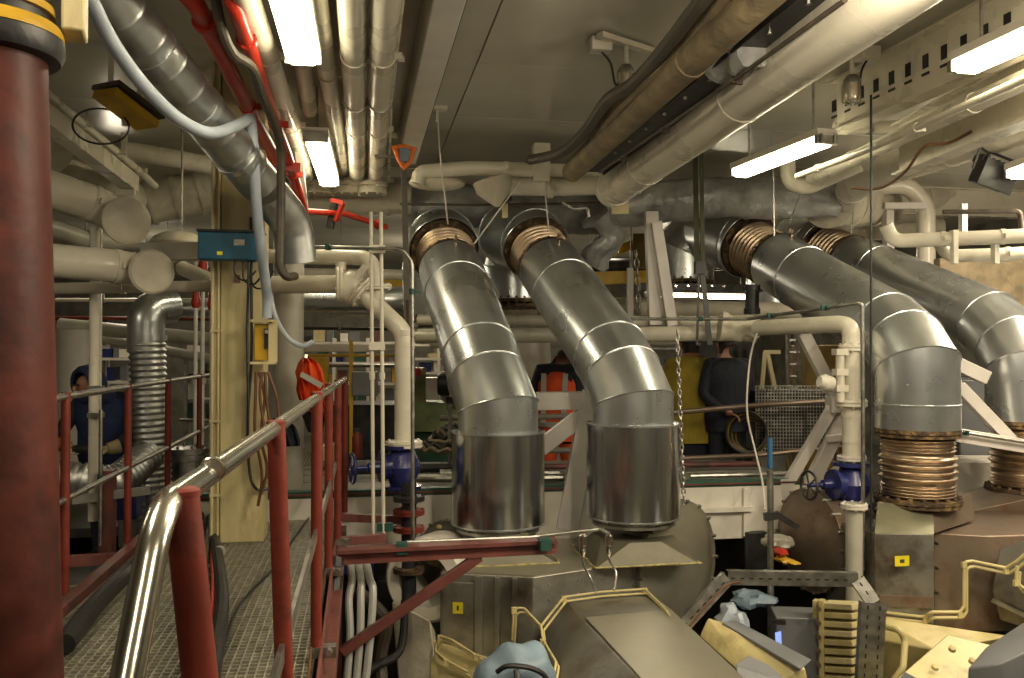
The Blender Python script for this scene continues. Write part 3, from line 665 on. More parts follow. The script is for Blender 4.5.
pipe('narrow dark rod crossing in front of the dark wrapped duct', [P(400, 204, 7.4), P(470, 205, 7.4), P(600, 203, 7.4)], .011, darkh, name='rod', cat='rod')
t = T('wall_bracket', 'small straw-coloured bracket above the gap between the left exhaust pipes', 'bracket', P(507, 205, 7.4))
MB().beam(P(505, 200, 7.35), P(505, 218, 7.35), .05, .02).build('plate', cream2, t); MB().beam(P(500, 204, 7.3), P(512, 198, 7.3), .02, .04).build('arm', darks, t)
MB().beam(P(620, 192, 7.2), P(620, 214, 7.2), .14, .04).build('stained_plate', cream2, None, 'stained yellowish plate at the left end of the silver-wrapped duct', 'plate')
pipe('bent galvanised conduit below the lower white cross pipe', [P(562, 202, 7.0), P(574, 209, 7.0), P(588, 207, 7.0), P(589, 217, 7.0)], .012, zinc, name='conduit', cat='conduit')

# ------------------------------------------------------------------ diagonal services over the centre
def diag(label, q, r, m, name='pipe', cat='pipe', **k):
    pts = [WZ(u, v, z) for u, v, z in q]; d = (pts[1]-pts[0]).normalized(); pts[0] -= d*.9
    return pipe(label, pts, r, m, name, cat, **k)
diag('broad cream duct crossing the ceiling diagonally to the cross pipes', [(873, 0, 2.44), (612, 190, 2.44)], .135, cream, 'ceiling_duct', 'duct', n=36, cl=(.45, .8), fl=(.985,), fr=1.06)
a, c = WZ(805, 0, 2.5), WZ(592, 168, 2.5); a = a-(c-a).normalized()*.8
t = T('cable_tray', 'black cable tray left of the broad cream duct, partly in clear plastic', 'tray', c)
MB().beam(a, c, .16, .06).build('tray_body', black, t, bev=.004)
for s in (-1, 1): MB().beam(a+V((.085*s, 0, 0)), c+V((.085*s, 0, 0)), .008, .1).build('side_rail', darks, t)
for k in range(9):
    p = a.lerp(c, .2+k*.08); MB().lathe(p-V((0.02, .03, .03)), (0, 0, -1), [(0, .012), (.012, .012)], 8).build('stud', zinc, t)
p = a.lerp(c, .32); lumpy('loose clear plastic film around the black cable tray', [p, p.lerp(c, .12)], .105, wrap, 'plastic_film', .05, 16)
diag('dusty brown lagged pipe left of the black cable tray', [(762, -5, 2.5), (572, 172, 2.5)], .075, brownh, fl=(.4,), fr=1.1)
hose('thick dark hose, left of the dusty lagged pipe on the ceiling', [WZ(740, -50, 2.58), WZ(672, 40, 2.58), WZ(635, 82, 2.56), WZ(608, 100, 2.55), WZ(585, 132, 2.55), WZ(562, 152, 2.56), WZ(530, 160, 2.58)], .036, darkh)
hose('lighter brown hose squeezed between the dark hose and the lagged pipe', [WZ(755, -40, 2.56), WZ(690, 42, 2.56), WZ(650, 78, 2.55), WZ(615, 112, 2.54), WZ(590, 145, 2.55), WZ(575, 160, 2.56)], .04, brownh)
pipe('thin brown conduit beside the broad cream duct', [WZ(845, 0, 2.38), WZ(745, 72, 2.38), WZ(600, 172, 2.40)], .01, darkh, name='conduit', cat='conduit', cl=(.3, .6, .85))
# bulkhead lamps
def bulklamp(label, u, v, d, dirx):
    q = P(u, v, d); t = T('bulkhead_lamp', label, 'lamp', q)
    MB().lathe(q+V((0, 0, .05)), (0, 0, -1), [(0, .03), (.03, .05), (.05, .05)], 16).build('lamp_cap', zinc, t)
    MB().lathe(q, (0, 0, -1), [(0, .045), (.08, .045), (.10, .035), (.11, .0)], 16).build('glass_globe', glassm, t)
    for k in range(5):
        a = 2*pi*k/5; o = V((math.cos(a), math.sin(a), 0))*.053; MB().tube([q+o, q+o-V((0, 0, .1)), q+o*.3-V((0, 0, .12))], .004, 6).build('guard_wire', zinc, t)
    MB().tube([q+V((0, 0, .05)), V((q.x, q.y, CZ-.02))], .014, 8).build('stem', cream, t)
    MB().beam(V((q.x-.18, q.y-.1, CZ-.04)), V((q.x+.22, q.y+.12, CZ-.04)), .05, .03).build('mounting_bar', cream, t)
    p = V((q.x+dirx, q.y, CZ-.06)); MB().box(p, (.12, .09, .08)).build('socket_box', white, t, bev=.008)
    MB().tube(smooth([p+V((0, 0, -.03)), p+V((-dirx*.4, 0, -.10)), p+V((-dirx*.6, 0, -.22)), q+V((-.01, 0, -.0))]), .006, 6).build('cable', black, t)
    return t
bulklamp('caged bulkhead lamp hanging near the white socket box, left of the dark ceiling hoses', 626, 74, 4.9, -.15)
bulklamp('caged bulkhead lamp right of the broad cream duct', 852, 84, 5.0, .1)

# ------------------------------------------------------------------ right-hand pipes under the ceiling
pipe('thick cream pipe running lengthwise above the black floodlight', [P(1130, 90, 4.6), P(1024, 124, 5.3), P(880, 172, 6.9), P(852, 188, 7.4), P(846, 202, 8.1)], .125, cream, n=28, cl=(.4, .8), R=.2)
diag('long cream pipe above the thick one at the right', [(1024, 80, 2.46), (850, 160, 2.46), (812, 178, 2.46)], .05, cream, cl=(.4, .8))
diag('thin bright cream pipe with a rusty end beside the right strip lamp', [(960, 108, 2.36), (862, 152, 2.36), (797, 176, 2.36)], .02, cream, cl=(.5, .9))
pipe('short cream U-bend hanging below the right end of the middle strip lamp', [P(787, 150, 6.6), P(788, 182, 6.6), P(806, 188, 6.6), P(860, 164, 6.4)], .058, cream, R=.12, n=20)
pipe('short cream pipe curling left of the perforated girder end', [P(835, 122, 5.8), P(852, 128, 5.8), P(905, 126, 5.8)], .04, cream, hang=((.5, 0),))
pipe('cream pipe arching over and down behind the fourth exhaust pipe', [P(868, 188, 8.7), P(908, 184, 8.7), P(926, 207, 8.7), P(926, 330, 8.7)], .088, cream, R=.24, n=20)
t = T('goalpost_frame', 'cream welded goalpost frame standing behind the right exhaust pipes', 'frame', P(888, 250, 6.7))
MB().beam(*ver(888, 205, 320, 8.75), .08, .08).build('upright', whitep, t); MB().beam(P(884, 206, 8.6), P(926, 206, 8.6), .06, .06).build('cross_bar', whitep, t); MB().box(P(866, 195, 8.7), (.3, .08, .14)).build('bracket_plate', cream, t)
pipe('upper of two cream cross pipes at the right edge', [P(886, 225, 6.9), P(893, 241, 6.9), P(950, 239, 6.8), P(1090, 233, 6.6)], .056, cream, cl=(.32, .6), R=.16)
pipe('lower of two cream cross pipes at the right edge', [P(938, 240, 7.1), P(948, 256, 7.1), P(990, 255, 7.0), P(1090, 250, 6.8)], .054, cream, cl=(.5,), R=.16)
for u in (954, 995):
    MB().box(P(u, 247, 6.75), (.04, .05, .26)).build('pipe_saddle', cream, None, 'cream saddle joining the two cross pipes, '+('left one' if u == 954 else 'right one'), 'clamp')
MB().box(P(963, 222, 7.3), (.05, .05, .3)).build('white_hook', white, None, 'short white upright above the two cross pipes at the right', 'bracket')
hose('dark cable sagging under the right cream duct past the floodlight', [P(852, 188, 5.6), P(880, 188, 5.4), P(905, 172, 5.2), P(924, 147, 5.0), P(948, 143, 5.0), P(972, 131, 4.9)], .009, copper, 'cable', 'cable')
pipe('black conduit crossing below the floodlight at the right', [P(943, 212, 6.9), P(1020, 211, 6.8), P(1022, 232, 6.8)], .02, darkh, name='conduit', cat='conduit')
# floodlight
q = P(993, 176, 5.6); t = T('floodlight', 'black floodlight hanging by its cable at the right', 'lamp', q)
M = Matrix.Rotation(.30, 3, 'Y') @ Matrix.Rotation(.25, 3, 'X')
def mbox(c, sz, M): return [c+M @ V((a*sz[0]/2, b*sz[1]/2, e*sz[2]/2)) for a in (-1, 1) for b in (-1, 1) for e in (-1, 1)]
MB().hull(mbox(q, (.23, .10, .15), M)+mbox(q+M @ V((0, .09, 0)), (.16, .05, .10), M)).build('lamp_body', black, t, bev=.006)
MB().hull(mbox(q+M @ V((0, -.055, 0)), (.25, .02, .17), M)).build('front_frame', darks, t, bev=.003)
for k in range(6): MB().hull(mbox(q+M @ V((-.10+.04*k, .07, .085)), (.008, .1, .05), M)).build('cooling_fin', darks, t)
MB().tube([q+M @ V((-.15, 0, 0)), q+M @ V((-.16, 0, .13)), q+M @ V((.16, 0, .13)), q+M @ V((.15, 0, 0))], .01, 6).build('yoke', darks, t)
MB().tube(smooth([q+V((-.03, 0, .12)), P(987, 130, 5.6), P(987, 108, 5.6), P(995, 95, 5.6), P(1024, 78, 5.4)]), .01, 8).build('cable', black, t)

# ------------------------------------------------------------------ hanging wires, straps and rods
def wire(label, pts, r, m, name='wire', cat='wire', group=None, n=8): return MB().tube(pts, r, n).build(name, m, None, label, cat, group)
q = P(437, 118, 6.3); top = V((q.x, q.y, CZ)); wire('steel wire from the ceiling plate to the first exhaust pipe', [top, P(439, 145, 6.5), P(448, 224, 7.2)], .006, white)
MB().box(V((q.x, q.y, CZ-.02)), (.14, .10, .03)).box(V((q.x, q.y, CZ-.07)), (.02, .05, .08)).build('ceiling_plate', cream, None, 'cream ceiling eye plate above the first exhaust pipe', 'plate')
wire('slanting steel wire between the two left exhaust pipes', [P(520, 182, 6.9), P(474, 244, 7.15)], .006, white)
wire('steel wire hanging from the lower white cross pipe to the second exhaust pipe', [P(544, 182, 7.0), P(549, 232, 7.2)], .006, white)
wire('steel wire hanging to the lug of the third exhaust pipe', [V((P(772, 0, 6.9).x, P(772, 0, 6.9).y, CZ)), P(774, 236, 6.95)], .007, zinc)
wire('thin steel wire sloping to the right bellows', [P(802, 190, 7.4), P(789, 224, 7.5)], .006, zinc)
wire('thin steel wire to the lug of the rightmost exhaust pipe', [P(856, 186, 7.4), P(851, 235, 7.6)], .006, zinc)
wire('long thin dark rod hanging from the ceiling in front of the right exhaust pipes', [P(871, 95, 5.0), P(871, 330, 5.0), P(871, 545, 5.0)], .007, darks, 'rod', 'rod')
t = T('lifting_strap', 'dark green doubled lifting strap hanging left of the third bellows', 'strap', P(700, 340, 7.2))
MB().beam(P(695, 145, 7.3), P(697, 265, 7.3), .045, .006, V((0, 1, 0))).build('strap_web', mat('green_strap', (.06, .065, .03), .7), t)
MB().beam(P(701, 145, 7.2), P(703, 265, 7.2), .035, .006, V((0, 1, 0))).build('strap_web', MATS['green_strap'], t)
MB().box(P(700, 268, 7.2), (.09, .05, .1)).build('buckle', darks, t)
MB().beam(P(699, 270, 7.2), P(697, 345, 7.2), .02, .006, V((0, 1, 0))).build('tail', darks, t); MB().beam(P(702, 270, 7.2), P(710, 345, 7.2), .045, .006, V((0, 1, 0))).build('tail', darks, t)
MB().lathe(P(700, 148, 7.3), (0, 0, 1), [(0, .05), (.03, .05)], 16).build('hook_disc', darks, t)
# hoist with orange strap
t = T('strap_hoist', 'orange-strapped hoist on the girder end with a long brown strap hanging down', 'hoist', P(404, 160, 6.0))
q = P(403, 155, 6.0)
MB().tube([P(394, 146, 6), P(399, 160, 6), P(404, 168, 6), P(410, 162, 6), P(414, 148, 6)], .016, 8).build('orange_sling', orangep, t); MB().tube([P(392, 148, 6), P(404, 146, 6), P(416, 150, 6)], .016, 8).build('orange_sling', orangep, t)
MB().box(q+V((.01, 0, 0)), (.06, .05, .09)).build('ratchet', bluec, t); MB().lathe(P(375, 156, 6), V((1, 0, 0)), [(0, .012), (.15, .012)], 8).build('handle_bar', zinc, t)
MB().beam(P(404, 168, 6.0), P(408, 378, 6.0), .04, .012, V((0, 1, 0))).build('brown_strap', darkh, t)
MB().tube(smooth([P(409, 300, 6), P(410, 340, 6), P(413, 372, 6), P(411, 384, 6), P(408, 370, 6)]), .02, 8).build('strap_loop', darkh, t)

# ------------------------------------------------------------------ pipework and frames in the middle distance
def at_z(u, v, z): return WZ(u, v, z)
def valve(t, c, r, m, wheel=None, s=1.0, wm=None):
    b = MB(); b.lathe(c, (0, 0, 1), [(-.16*s, r*1.9), (-.135*s, r*1.9), (-.134*s, r*1.1), (-.08*s, r*1.5), (0, r*1.9), (.07*s, r*1.5), (.12*s, r*1.1), (.125*s, r*1.9), (.15*s, r*1.9)], 24)
    v = b.build('valve_body', m, t)
    if wheel:
        w = V(wheel).normalized(); q = MB().lathe(c, w, [(0, r*1.3), (.13*s, r*1.25), (.132*s, r*1.5), (.16*s, r*1.5), (.162*s, r*.6), (.24*s, r*.5), (.25*s, r*.25), (.36*s, r*.2)], 16).build('valve_bonnet', m, t)
        x = w.cross(V((0, 0, 1))).normalized(); y = x.cross(w); cc = c+w*.35*s; R = r*1.4
        pts = [cc+(x*math.cos(2*pi*k/20)+y*math.sin(2*pi*k/20))*R for k in range(21)]
        b = MB().tube(pts, .009, 8)
        for k in range(5): b.tube([cc, pts[k*4]], .006, 6)
        b.build('hand_wheel', wm or m, t)
D = 5.8
t = T('valve_pipe', 'cream pipe bending down past a white flanged valve to a dark blue valve', 'pipe', P(403, 450, D))
run = fillet([P(262, 285, D+.3), P(345, 284, D), P(362, 292, D), P(404, 332, D), ver(404, 332, 448, D)[1]], .16)
MB().tube(run, .062, 24).build('pipe_run', cream, t)
for c, d, r in ((P(340, 284, D), (1, 0, 0), .12), (P(362, 292, D), (P(380, 308, D)-P(362, 292, D)), .12), (P(404, 444, D), (0, 0, 1), .125)): flange(t, c, d, r, .02, cream, 8)
MB().ell(P(351, 287, D), (.11, .09, .11), 20, 12).build('valve_globe', cream, t)
for v in (333, 345): clamp(t, P(405, v, D), (0, 0, 1), .062, cream)
MB().beam(P(355, 280, D-.05), P(366, 266, D-.05), .04, .04).build('valve_stem', white, t)
t = T('valve_pipe', 'black polished pipe with red flanges below the dark blue valve in the centre', 'pipe', P(405, 700, D))
valve(t, P(402, 466, D), .068, bluev, (-.85, -.2, 0), .95)
q = ver(409, 482, 720, D-.25); q0 = ver(404, 480, 545, D)
MB().tube([q[0], q[1]], .048, 20).build('pipe_run', blackp, t)
for v, m in ((505, redo), (521, redo), (560, rustshade), (492, darks)):
    flange(t, V((q[0].x, q[0].y, P(0, v, D).z)), (0, 0, 1), .10, .016, m, 6)
pipe('upper cream pipe turning down into the flanged tee left of the brown strap', [P(262, 256, D+.4), P(374, 258, D), P(377, 300, D)], .052, cream, fl=(.93,), fr=2.0, R=.12)
pipe('cream branch joining the two cream pipes left of the flanged tee', [P(341, 262, D), P(341, 280, D)], .035, cream)
for u, lab in ((371, 'left'), (381, 'right')):
    a, c = P(u, 212, 5.45), P(u+5, 540, 5.45); pipe(lab+' of two slim cream riser tubes in front of the flanged tee', [a, V((a.x+.02, a.y, c.z))], .012, cream, name='riser_tube', cat='pipe', group='slim risers', fl=(.5,), fr=1.5)
for v in (249, 346, 527): MB().box(P(377 if v < 500 else 385, v, 5.43), (.10, .03, .05)).build('riser_clip', clampg if v > 500 else cream, None, {249: 'top', 346: 'middle', 527: 'green lower'}[v]+' clip holding the two slim cream risers', 'clip')
pipe('thin galvanised conduit over the upper cream pipe, then down to the bracket', [P(290, 247, 5.5), P(372, 248, 5.4), P(403, 249, 5.3), P(412, 262, 5.3), P(413, 548, 5.3)], .012, zinc, name='conduit', cat='conduit', R=.08, cl=(.1, .4), clm=clampg)
# two long cross pipes
pipe('upper long cream cross pipe behind the exhaust pipes', [P(418, 320, 7.9), P(600, 321, 7.7), P(748, 322, 7.6)], .05, cream, cl=(.3, .8))
pipe('lower long cream cross pipe behind the exhaust pipes', [P(408, 336, 7.7), P(600, 335, 7.5), P(738, 333, 7.3)], .065, cream, cl=(.25, .62), fl=(.02,), n=20)
lumpy('crumpled lagged valve lump on the long cream cross pipes', [P(720+4.2*k, 325+.6*k, 7.2) for k in range(10)], .10, insul, 'lagged_valve', .05, seg=.02)
t = T('valve_pipe', 'cream pipe turning down to a dark blue valve left of the third exhaust pipe', 'pipe', P(852, 672, 6.3))
E = 6.2; p0 = P(757, 328, 7.0); v0 = ver(851, 345, 462, E)
MB().tube(fillet([p0, P(838, 324, 6.3), P(851, 326, E), v0[1]], .16), .062, 24).build('pipe_run', cream, t)
for v in (348, 403): flange(t, V((v0[0].x, v0[0].y, P(0, v, E).z)), (0, 0, 1), .11 if v > 400 else .085, .022, cream, 8)
for v in (368, 415, 440): clamp(t, V((v0[0].x, v0[0].y, P(0, v, E).z)), (0, 0, 1), .062, cream)
flange(t, V((v0[0].x, v0[0].y, P(0, 458, E).z)), (0, 0, 1), .10, .015, white, 8)
valve(t, V((v0[0].x, v0[0].y, P(0, 483, E).z)), .07, bluev, (-1, -.1, 0), 1.0, darks)
vv = ver(854, 503, 668, 5.72); MB().tube(vv, .055, 20).build('lower_run', pipew, t)
for v in (506, 664): flange(t, V((vv[0].x, vv[0].y, P(0, v, 5.72).z)), (0, 0, 1), .085, .016, white, 8)
w0 = ver(840, 350, 402, E-.05); MB().tube(w0, .03, 12).build('side_pipe', cream, t)
for v in (352, 372, 388): MB().box(V((w0[0].x, w0[0].y, P(0, v, E).z)), (.09, .07, .045)).build('side_fitting', cream, t)
MB().lathe(P(832, 384, E-.1), (-1, 0, .2), [(0, .05), (.06, .06), (.10, .04)], 12).build('side_cock', white, t)
pipe('thin galvanised conduit stepping over the right cream pipe and down to the blue valve', [P(600, 319, 7.2), P(748, 319, 6.8), P(860, 303, 5.7), P(862, 306, 5.7), P(863, 395, 5.7), P(863, 570, 5.7)], .013, zinc, name='conduit', cat='conduit', R=.05, cl=(.2, .36, .5), clm=clampg)
# white truss frames
def frame(label, bars, name='steel_truss', m=whitep):
    pts = [P(*b[0]) for b in bars]; t = T(name, label, 'frame', min([P(*b[1]) for b in bars]+pts, key=lambda p: p.z))
    for b in bars:
        MB().beam(P(*b[0]), P(*b[1]), b[2], b[3] if len(b) > 3 else b[2], F).build('frame_bar', m, t, bev=.004)
    return t
frame('white welded frame standing between the two exhaust sleeves', [((536, 401, 6.5), (600, 400, 6.5), .13), ((594, 392, 6.45), (566, 528, 6.45), .16), ((540, 448, 6.5), (592, 408, 6.5), .12), ((546, 494, 6.5), (574, 524, 6.5), .11), ((566, 520, 6.45), (566, 560, 6.45), .14)])
frame('white crossed frame left of the right cream pipe and its blue valve', [((801, 330, 6.7), (838, 402, 6.7), .09), ((838, 396, 6.7), (838, 412, 6.7), .15), ((834, 405, 6.7), (778, 500, 6.75), .075), ((846, 412, 6.68), (790, 525, 6.7), .095), ((826, 439, 6.6), (850, 436, 6.6), .05), ((782, 478, 6.75), (782, 540, 6.75), .12), ((862, 452, 6.9), (800, 500, 6.9), .07), ((828, 383, 6.6), (850, 385, 6.6), .05)])
frame('pinkish white bracket frame between the two right exhaust pipes', [((958, 386, 6.5), (1010, 440, 6.5), .085), ((952, 434, 6.4), (1060, 452, 6.4), .10), ((956, 364, 6.6), (986, 378, 6.6), .10), ((958, 380, 6.5), (958, 440, 6.5), .04)])
pipe('thin zinc conduit clipped along the right bracket frame', [P(960, 432, 6.3), P(1060, 448, 6.3)], .012, zinc, name='conduit', cat='conduit', cl=(.05,), clm=clampg)
frame('white slanted props under the silver-wrapped cross duct', [((651, 212, 7.6), (655, 325, 7.6), .11), ((656, 222, 7.5), (672, 326, 7.5), .09)])
frame('thin grey upright left of the white slanted props', [((630, 268, 8.5), (631, 540, 8.5), .06)], 'steel_post')
# yellow overhead beams
t = T('crane_beam', 'yellow crane beam passing behind the exhaust pipes', 'beam', P(380, 290, 9.6)); MB().beam(P(383, 284, 9.6), P(648, 277, 9.8), .14, .14).build('beam_web', craney, t)
MB().beam(P(574, 270, 9.7), P(650, 236, 9.9), .14, .10).build('raking_strut', craney, t); MB().beam(P(640, 235, 9.8), P(640, 268, 9.8), .2, .3).build('end_block', mat('dull_yellow_steel', (.22, .14, .02), .5), t)
# chain and rods
def chain(label, a, c, R=.02, r=.005):
    L = (c-a).length; n = int(L/(R*2.4)); b = MB(); d = (c-a).normalized()
    for k in range(n):
        o = a+d*(k+.5)*L/n; x = RT if k % 2 else F; pts = [o+x*(math.cos(2*pi*j/10)*R*.75)+d*(math.sin(2*pi*j/10)*R*1.45) for j in range(11)]; b.tube(pts, r, 6)
    return b.build('chain', m=zinc, label=label, cat='chain')
chain('steel chain hanging right of the second exhaust sleeve', P(677, 330, 5.5), P(684, 505, 5.5), .014, .005)
chain('dark chain hanging left of the white slanted props', P(636, 250, 8.0), P(639, 312, 8.0), .03, .008)
hose('thin white cable hanging from the lagged valve lump to the coaming', [P(757, 333, 6.9), P(750, 360, 6.9), P(747, 410, 6.8), P(755, 450, 6.7), P(762, 480, 6.5), P(765, 510, 6.2)], .008, white, 'cable', 'cable')
t = T('blue_tipped_pole', 'grey upright pole with a bright blue tip left of the crossed frame', 'pole', P(770, 640, 5.9))
q = ver(770, 440, 600, 5.9); MB().tube([V((q[0].x, q[0].y, P(0, 470, 5.9).z)), V((q[0].x, q[0].y, P(0, 660, 5.9).z))], .022, 12).build('pole_tube', zinc, t); MB().tube([V((q[0].x, q[0].y, P(0, 438, 5.9).z)), V((q[0].x, q[0].y, P(0, 468, 5.9).z))], .018, 12).build('blue_tip', mat('tip_blue', (.03, .13, .27), .5), t)
MB().beam(P(764, 517, 5.85), P(779, 515, 5.85), .04, .05).beam(P(779, 516, 5.85), P(798, 528, 5.85), .03, .04).build('tube_clamp', darks, t)

# ------------------------------------------------------------------ bracket under the walkway edge
t = T('wall_bracket', 'oxide brown bracket with a diagonal strut reaching from the walkway to the engine', 'bracket', P(340, 655, 4.7))
MB().hbeam(P(338, 556, 4.7), P(556, 545, 4.85), .10, .075, .02).build('bracket_beam', oxide, t)
MB().beam(P(342, 652, 4.7), P(480, 556, 4.78), .05, .055).build('diagonal_strut', oxide, t, bev=.004)
t = T('cable_ladder', 'narrow zinc cable rack lying on the oxide brown bracket', 'tray', P(400, 548, 4.8))
for k in range(4): MB().tube([P(388+6*k, 551-3*k, 4.75+.03*k), P(549, 542-2*k, 4.9+.03*k)], .009, 8).build('rack_tube', zinc, t)
for u in (402, 545): MB().box(P(u, 548-(u > 500)*4, 4.74), (.06, .07, .06)).build('clip', clampg, t)
for a, c in (((340, 517, 5.6), (405, 520, 5.7)), ((340, 541, 5.2), (385, 538, 5.3))): MB().beam(P(*a), P(*c), .05, .05).build('short_arm', oxide, None, 'short oxide brown arm from the railing post, '+('upper one' if a[1] < 530 else 'lower one'), 'bracket')
# sensor leads with chrome caps
for u, v, q2 in ((583, 552, (596, 592)), (609, 548, (614, 590))):
    lab = 'left' if u < 600 else 'right'
    t = T('sensor_lead', lab+' of two chrome-sleeved sensor leads dropping onto the engine hood', 'cable', P(u, v+20, 4.9))
    MB().lathe(P(u, v-18 if u < 600 else v-14, 4.9), (0, 0, -1), [(0, .008), (.01, .022), (.06, .026), (.065, .02), (.10, .022), (.13, .008)], 12).build('chrome_sleeve', steel, t)
    MB().tube(smooth([P(u, v-16, 4.9), P(u, v+10, 4.9), P(u+7, v+25, 4.9), P(q2[0], q2[1], 4.8)]), .007, 8).build('lead', zinc, t)
pipe('slim conduit from the cable rack to the sensor leads', [P(540, 536, 4.95), P(600, 529, 4.95), P(609, 534, 4.9)], .011, zinc, name='conduit', cat='conduit')

# ------------------------------------------------------------------ near engine (left)
def poly(z, *uv): return [WZ(u, v, z) for u, v in uv]
def low(pts, z, k=1.0):
    c = sum(pts, V())/len(pts); return [V((c.x+(p.x-c.x)*k, c.y+(p.y-c.y)*k, z)) for p in pts]
e = T('engine', 'near engine in sheet steel casing under the two left exhaust sleeves', 'engine', P(560, 700, 5.6))
top = poly(-.2, (440, 573), (534, 577), (672, 556), (692, 540), (686, 533), (452, 536))
MB().frus(top, low(top, -1.05)).build('casing_block', casing, e, bev=.008)
tp = [p+V((0, 0, .004)) for p in top]; MB().frus(low(tp, -.194, .985), low(tp, -.206, .985)).build('top_plate', casing2, e)
for q, lab in ((b1, 0), (b2, 1)):
    zt = P(0, 524, 5.8).z-.03
    tt = [V((q.x+.27*math.cos(2*pi*(k+.5)/8), q.y+.27*math.sin(2*pi*(k+.5)/8), -.055)) for k in range(8)]
    bb = [V((q.x+s*.35, q.y+w_*.31, -.2)) for s in (-1, 1) for w_ in (-1, 1)]
    MB().frus(tt, bb).build('transition_hood', hoodm, e, bev=.004)
    # foam seal around the hood
    pts = [bb[0], bb[1], bb[3], bb[2], bb[0]]; lumpts = []
    for i in range(4):
        for k in range(8): lumpts.append(pts[i].lerp(pts[i+1], k/8)+V(((R_()-.5)*.02, (R_()-.5)*.02, .008)))
    MB().tube(lumpts+[lumpts[0]], [.004+.006*R_() for _ in range(33)], 6).build('foam_seal', straw, e)
# faces of the left block: pilasters, panel, sticker
fa, fb = top[0], top[1]; fd = (fb-fa).normalized(); fn = V((fd.y, -fd.x, 0))
for s, w_, th in ((.42, .05, .02), (.62, .028, .028), (.80, .028, .028)):
    p = fa.lerp(fb, s)+fn*th/2; MB().beam(p+V((0, 0, -.01)), p+V((0, 0, -.6)), w_, th, fd.cross(V((0, 0, 1)))).build('casing_rib', casing, e)
p = fa.lerp(fb, .20)+fn*.008; MB().beam(p+V((0, 0, -.05)), p+V((0, 0, -.52)), .20, .012, fn).build('access_panel', casing, e, bev=.003)
MB().beam(p+fn*.01+V((0, 0, -.17)), p+fn*.01+V((0, 0, -.24)), .065, .002, fn).build('yellow_sticker', stick, e)
MB().beam(p+fn*.012+V((0, 0, -.19)), p+fn*.012+V((0, 0, -.22)), .012, .001, fn).build('sticker_mark', darks, e)
p = fa.lerp(fb, .5); MB().beam(fa+V((0, 0, -.62))+fn*.03, fb+V((0, 0, -.62))+fn*.03, .06, .07).build('lower_ledge', casing, e)
ra, rb = top[1], top[2]; rd = (rb-ra).normalized(); rn = V((rd.y, -rd.x, 0))
for k in range(5):
    for j in range(4):
        p = ra.lerp(rb, (k+.5)/5)+V((0, 0, -.06-.09*j)); MB().lathe(p, rn, [(0, .008), (.008, .007)], 8).build('rivet', zinc, e)
# projecting hood
H = -.30
tpz = poly(H, (583, 617), (671, 609), (800, 730), (686, 730)); bk = poly(-.31, (563, 598), (645, 589)); lf = poly(-.50, (541, 630)) + [WZ(561, 730, -.52)]
lw = [WZ(545, 640, -.9), WZ(575, 740, -.9), V((tpz[2].x+.1, tpz[2].y, -.9)), V((tpz[1].x+.1, tpz[1].y+.1, -.9))]
MB().hull(tpz+bk+lf+lw).build('projecting_hood', casing, e, bev=.006)
c_ = sum(tpz, V())/4; MB().hull([c_+(p-c_)*.97+V((0, 0, h)) for p in tpz for h in (.001, .005)]).build('hood_top_plate', casing2, e)
# drums (turbocharger filter housings)
def drum(e, c, ax, R, m1, m2, nm='turbo_housing', depth=.34):
    ax = V(ax).normalized(); MB().lathe(c, ax, [(-depth, R*.75), (-depth*.6, R*.98), (-.02, R), (0, R*1.03), (.03, R*1.03), (.032, R*.93), (.07, R*.72), (.10, R*.45), (.11, 0.01)], 48).build(nm, m1, e)
    for k in range(18):
        a = 2*pi*k/18; x = ax.cross(V((0, 0, 1))).normalized(); y = x.cross(ax); p = c+(x*math.cos(a)+y*math.sin(a))*R*1.02
        MB().lathe(p, ax, [(-.02, .012), (.05, .012)], 6).build('housing_bolt', m2, e)
drum(e, P(676, 566, 6.0), RT*.68-F*.68, .44, casing2, casing)
drum(e, P(452, 575, 5.9), -RT*.55-F*.5, .36, casing, zinc)
MB().lathe(P(470, 545, 6.0), (0, 0, 1), [(-.1, .3), (.05, .28), (.10, .18), (.12, .02)], 28).build('sealant_mound', straw, e)
for k in range(9): MB().ell(P(440+9*k, 527-8*math.sin(pi*k/9), 5.95), (.03, .03, .02), 8, 5).build('sealant_lump', straw, e)
# cream conduits along the hood
def conduit2(e, pts, r=.007, off=.026):
    for s in (0, 1):
        q = [p+V((off*s*.5, 0, -off*s)) for p in pts]; MB().tube(fillet(q, .03), r, 8).build('cream_conduit', ycream, e)
    for i in range(1, len(pts)-1, 2): MB().box(pts[i]+V((0, 0, -off*.5)), (.03, .02, .035)).build('conduit_clip', ycream, e)
conduit2(e, [WZ(668, 612, -.27), WZ(645, 589, -.27), WZ(600, 592, -.27), WZ(564, 597, -.27), P(541, 626, 4.72), P(543, 640, 4.65), P(556, 662, 4.4), P(550, 700, 4.2)])
conduit2(e, [P(512, 640, 4.95), P(514, 608, 4.95), P(524, 608, 4.95), P(541, 626, 4.8)])
conduit2(e, [P(468, 672, 5.0), P(446, 660, 5.05), P(434, 650, 5.1), P(440, 636, 5.1), P(452, 640, 5.05), P(476, 655, 5.0), P(500, 662, 4.95)])
MB().hull([P(430, 640, 5.2), P(500, 665, 5.0), P(430, 690, 5.1), P(510, 700, 4.9), P(440, 655, 5.8), P(510, 660, 5.8), P(430, 720, 5.8)]).build('front_bracket', ycream, e, bev=.006)

